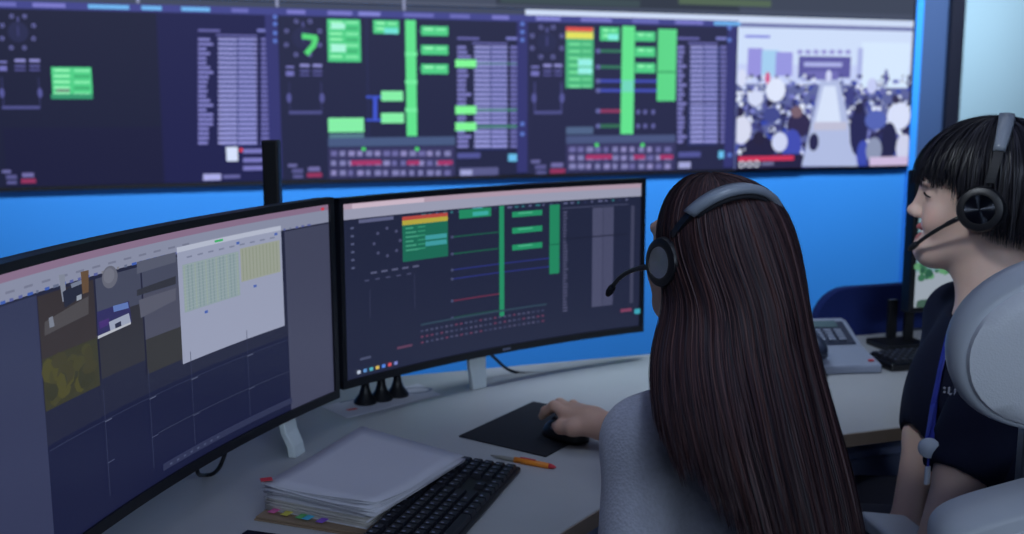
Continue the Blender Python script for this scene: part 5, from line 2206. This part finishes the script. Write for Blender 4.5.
# ------------------------------------------------------------------ chairs
def base_star(root, r=.26, seat_z=.42):
    part('gas_lift', MB().lathe([(0, .08), (.028, .08), (.028, .25), (.018, .25), (.018, seat_z), (0, seat_z)], 16), M['steel'], root, auto=40)
    for k in range(5):
        a = 2 * math.pi * k / 5 + .3
        d = np.array([math.cos(a), math.sin(a), 0])
        sp = part('spoke', MB().tube([d * .02 + [0, 0, .10], d * r * .6 + [0, 0, .085], d * r + [0, 0, .065]], [.026, .02, .015], 8), M['steel'], root, smooth=True)
        part('castor', MB().lathe([(0, -.012), (.024, -.012), (.027, 0), (.024, .012), (0, .012)], 14,
                                  frame_from((-d[1], d[0], 0)), d * r + [0, 0, .0275]), M['black'], sp, smooth=True)


def super_ring(cx, cz, hw, hh, n_, tilt, y, N=48):
    out = []
    for q in np.linspace(0, 2 * math.pi, N, endpoint=False):
        c_, s_ = math.cos(q), math.sin(q)
        x = hw * np.sign(c_) * abs(c_) ** (2 / n_)
        z = hh * np.sign(s_) * abs(s_) ** (2 / n_)
        out.append((cx + x * math.cos(tilt) - z * math.sin(tilt), y, cz + x * math.sin(tilt) + z * math.cos(tilt)))
    return out


wc0 = W(.775, 1.62, 0)
wch = empty('office_chair', wc0, -YAW, 'white padded office chair with rounded headrest in front of the short haired woman', 'chair')
# local axes of this chair: x right, y away from the camera (its facing), origin below the seat centre
BY = -.20     # plane of the backrest
hx, hz = W(0, 0)[0], 0
hp = rotz(YAW) @ (at_d(1080, 348, 1.42) - wc0)
HX, HZ = hp[0], hp[2]
tl = math.radians(10)
hr = MB()
hr.loft([super_ring(HX + .004, HZ + .012, .10, .07, 2.2, tl, hp[1] + .060), super_ring(HX + .002, HZ + .010, .150, .104, 2.15, tl, hp[1] + .055),
         super_ring(HX, HZ + .008, .164, .116, 2.15, tl, hp[1] + .035), super_ring(HX, HZ + .003, .167, .115, 2.15, tl, hp[1] + .018),
         super_ring(HX + .002, HZ - .001, .162, .110, 2.15, tl, hp[1] + .004), super_ring(HX + .004, HZ - .003, .155, .104, 2.15, tl, hp[1])])
part('headrest', hr, M['rim'], wch, auto=60)
hf = MB()
hf.loft([super_ring(HX + .004, HZ - .003, .154, .103, 2.15, tl, hp[1] + .003), super_ring(HX + .004, HZ - .003, .151, .100, 2.15, tl, hp[1] - .006),
         super_ring(HX + .004, HZ - .003, .12, .08, 2.3, tl, hp[1] - .011), super_ring(HX + .004, HZ - .003, .06, .04, 2.2, tl, hp[1] - .014),
         super_ring(HX + .004, HZ - .003, .01, .007, 2.0, tl, hp[1] - .0145)])
part('headrest_panel', hf, M['white'], wch, auto=60)
part('headrest_post', MB().box((HX - .0, hp[1] + .06, HZ - .16), (.08, .025, .22)), M['steel'], wch, bevel=.005)
bt = rotz(YAW) @ (at_d(974, 499, 1.40) - wc0)   # upper left corner of the backrest
bl = MB()
bw, bh = .23, .19
BX, BZ = bt[0] + bw - .008, bt[2] - bh + .03
tb_ = math.radians(16)
byy = bt[1]
bl.loft([super_ring(BX, BZ + .01, .18, .15, 4, tb_, byy + .085), super_ring(BX, BZ + .008, .222, .182, 9, tb_, byy + .075), super_ring(BX, BZ, .23, .19, 9, tb_, byy + .04),
         super_ring(BX, BZ - .004, .225, .185, 9, tb_, byy + .008), super_ring(BX, BZ - .006, .216, .176, 9, tb_, byy)])
part('backrest', bl, M['rim'], wch, auto=60)
bp_ = MB()
bp_.loft([super_ring(BX + .003, BZ - .012, .214, .168, 9, tb_, byy + .004), super_ring(BX + .003, BZ - .012, .210, .164, 9, tb_, byy - .008),
          super_ring(BX + .003, BZ - .012, .15, .12, 4, tb_, byy - .014), super_ring(BX + .003, BZ - .012, .02, .015, 3, tb_, byy - .016)])
part('backrest_panel', bp_, M['white'], wch, auto=60)
part('seat', MB().loft([super_ring(0, 0, .20, .20, 4, 0, 0)]) if False else MB().prism([(x, z) for x, _, z in super_ring(.01, .03, .21, .20, 4, 0, 0)], .405, .465), M['white'], wch, bevel=.02, seg=3)
part('back_bar', MB().box((BX, byy + .10, .50), (.07, .02, .34)), M['steel'], wch, bevel=.004)
# armrests
al = rotz(YAW) @ (at_z(862, 514, .665) - wc0)
for sx, ox in ((-1, al[0]), (1, .26)):
    pts = [(ox - .0, al[1] + .02), (ox + .075, al[1] + .0), (ox + .105, al[1] - .22), (ox + .035, al[1] - .24)]
    if sx > 0:
        pts = [(-p[0] + .03, p[1]) for p in [(al[0], al[1] + .02), (al[0] + .075, al[1]), (al[0] + .105, al[1] - .22), (al[0] + .035, al[1] - .24)]]
    ar = part('armrest', MB().prism(pts, .635, .665), M['rim'], wch, bevel=.008, seg=3)
    c0 = np.mean(np.array(pts), 0)
    part('armrest_post', MB().box((c0[0], c0[1], .53), (.035, .05, .21)), M['steel'], ar, bevel=.004)
base_star(wch)

gc = empty('task_chair', W(.405, 1.355, 0), math.radians(15), 'low backed dark task chair under the long haired woman', 'chair')
part('seat', MB().prism([(x, z) for x, _, z in super_ring(0, .02, .19, .19, 4, 0, 0)], .40, .45), M['navy'], gc, bevel=.02, seg=3)
part('backrest', MB().loft([super_ring(0, .60, .15, .08, 4, 0, -.205), super_ring(0, .60, .165, .09, 4, 0, -.19), super_ring(0, .60, .15, .08, 4, 0, -.17)]), M['navy'], gc, smooth=True)
part('back_bar', MB().box((0, -.215, .49), (.05, .016, .22)), M['steel'], gc, bevel=.003)
base_star(gc, .22, .40)
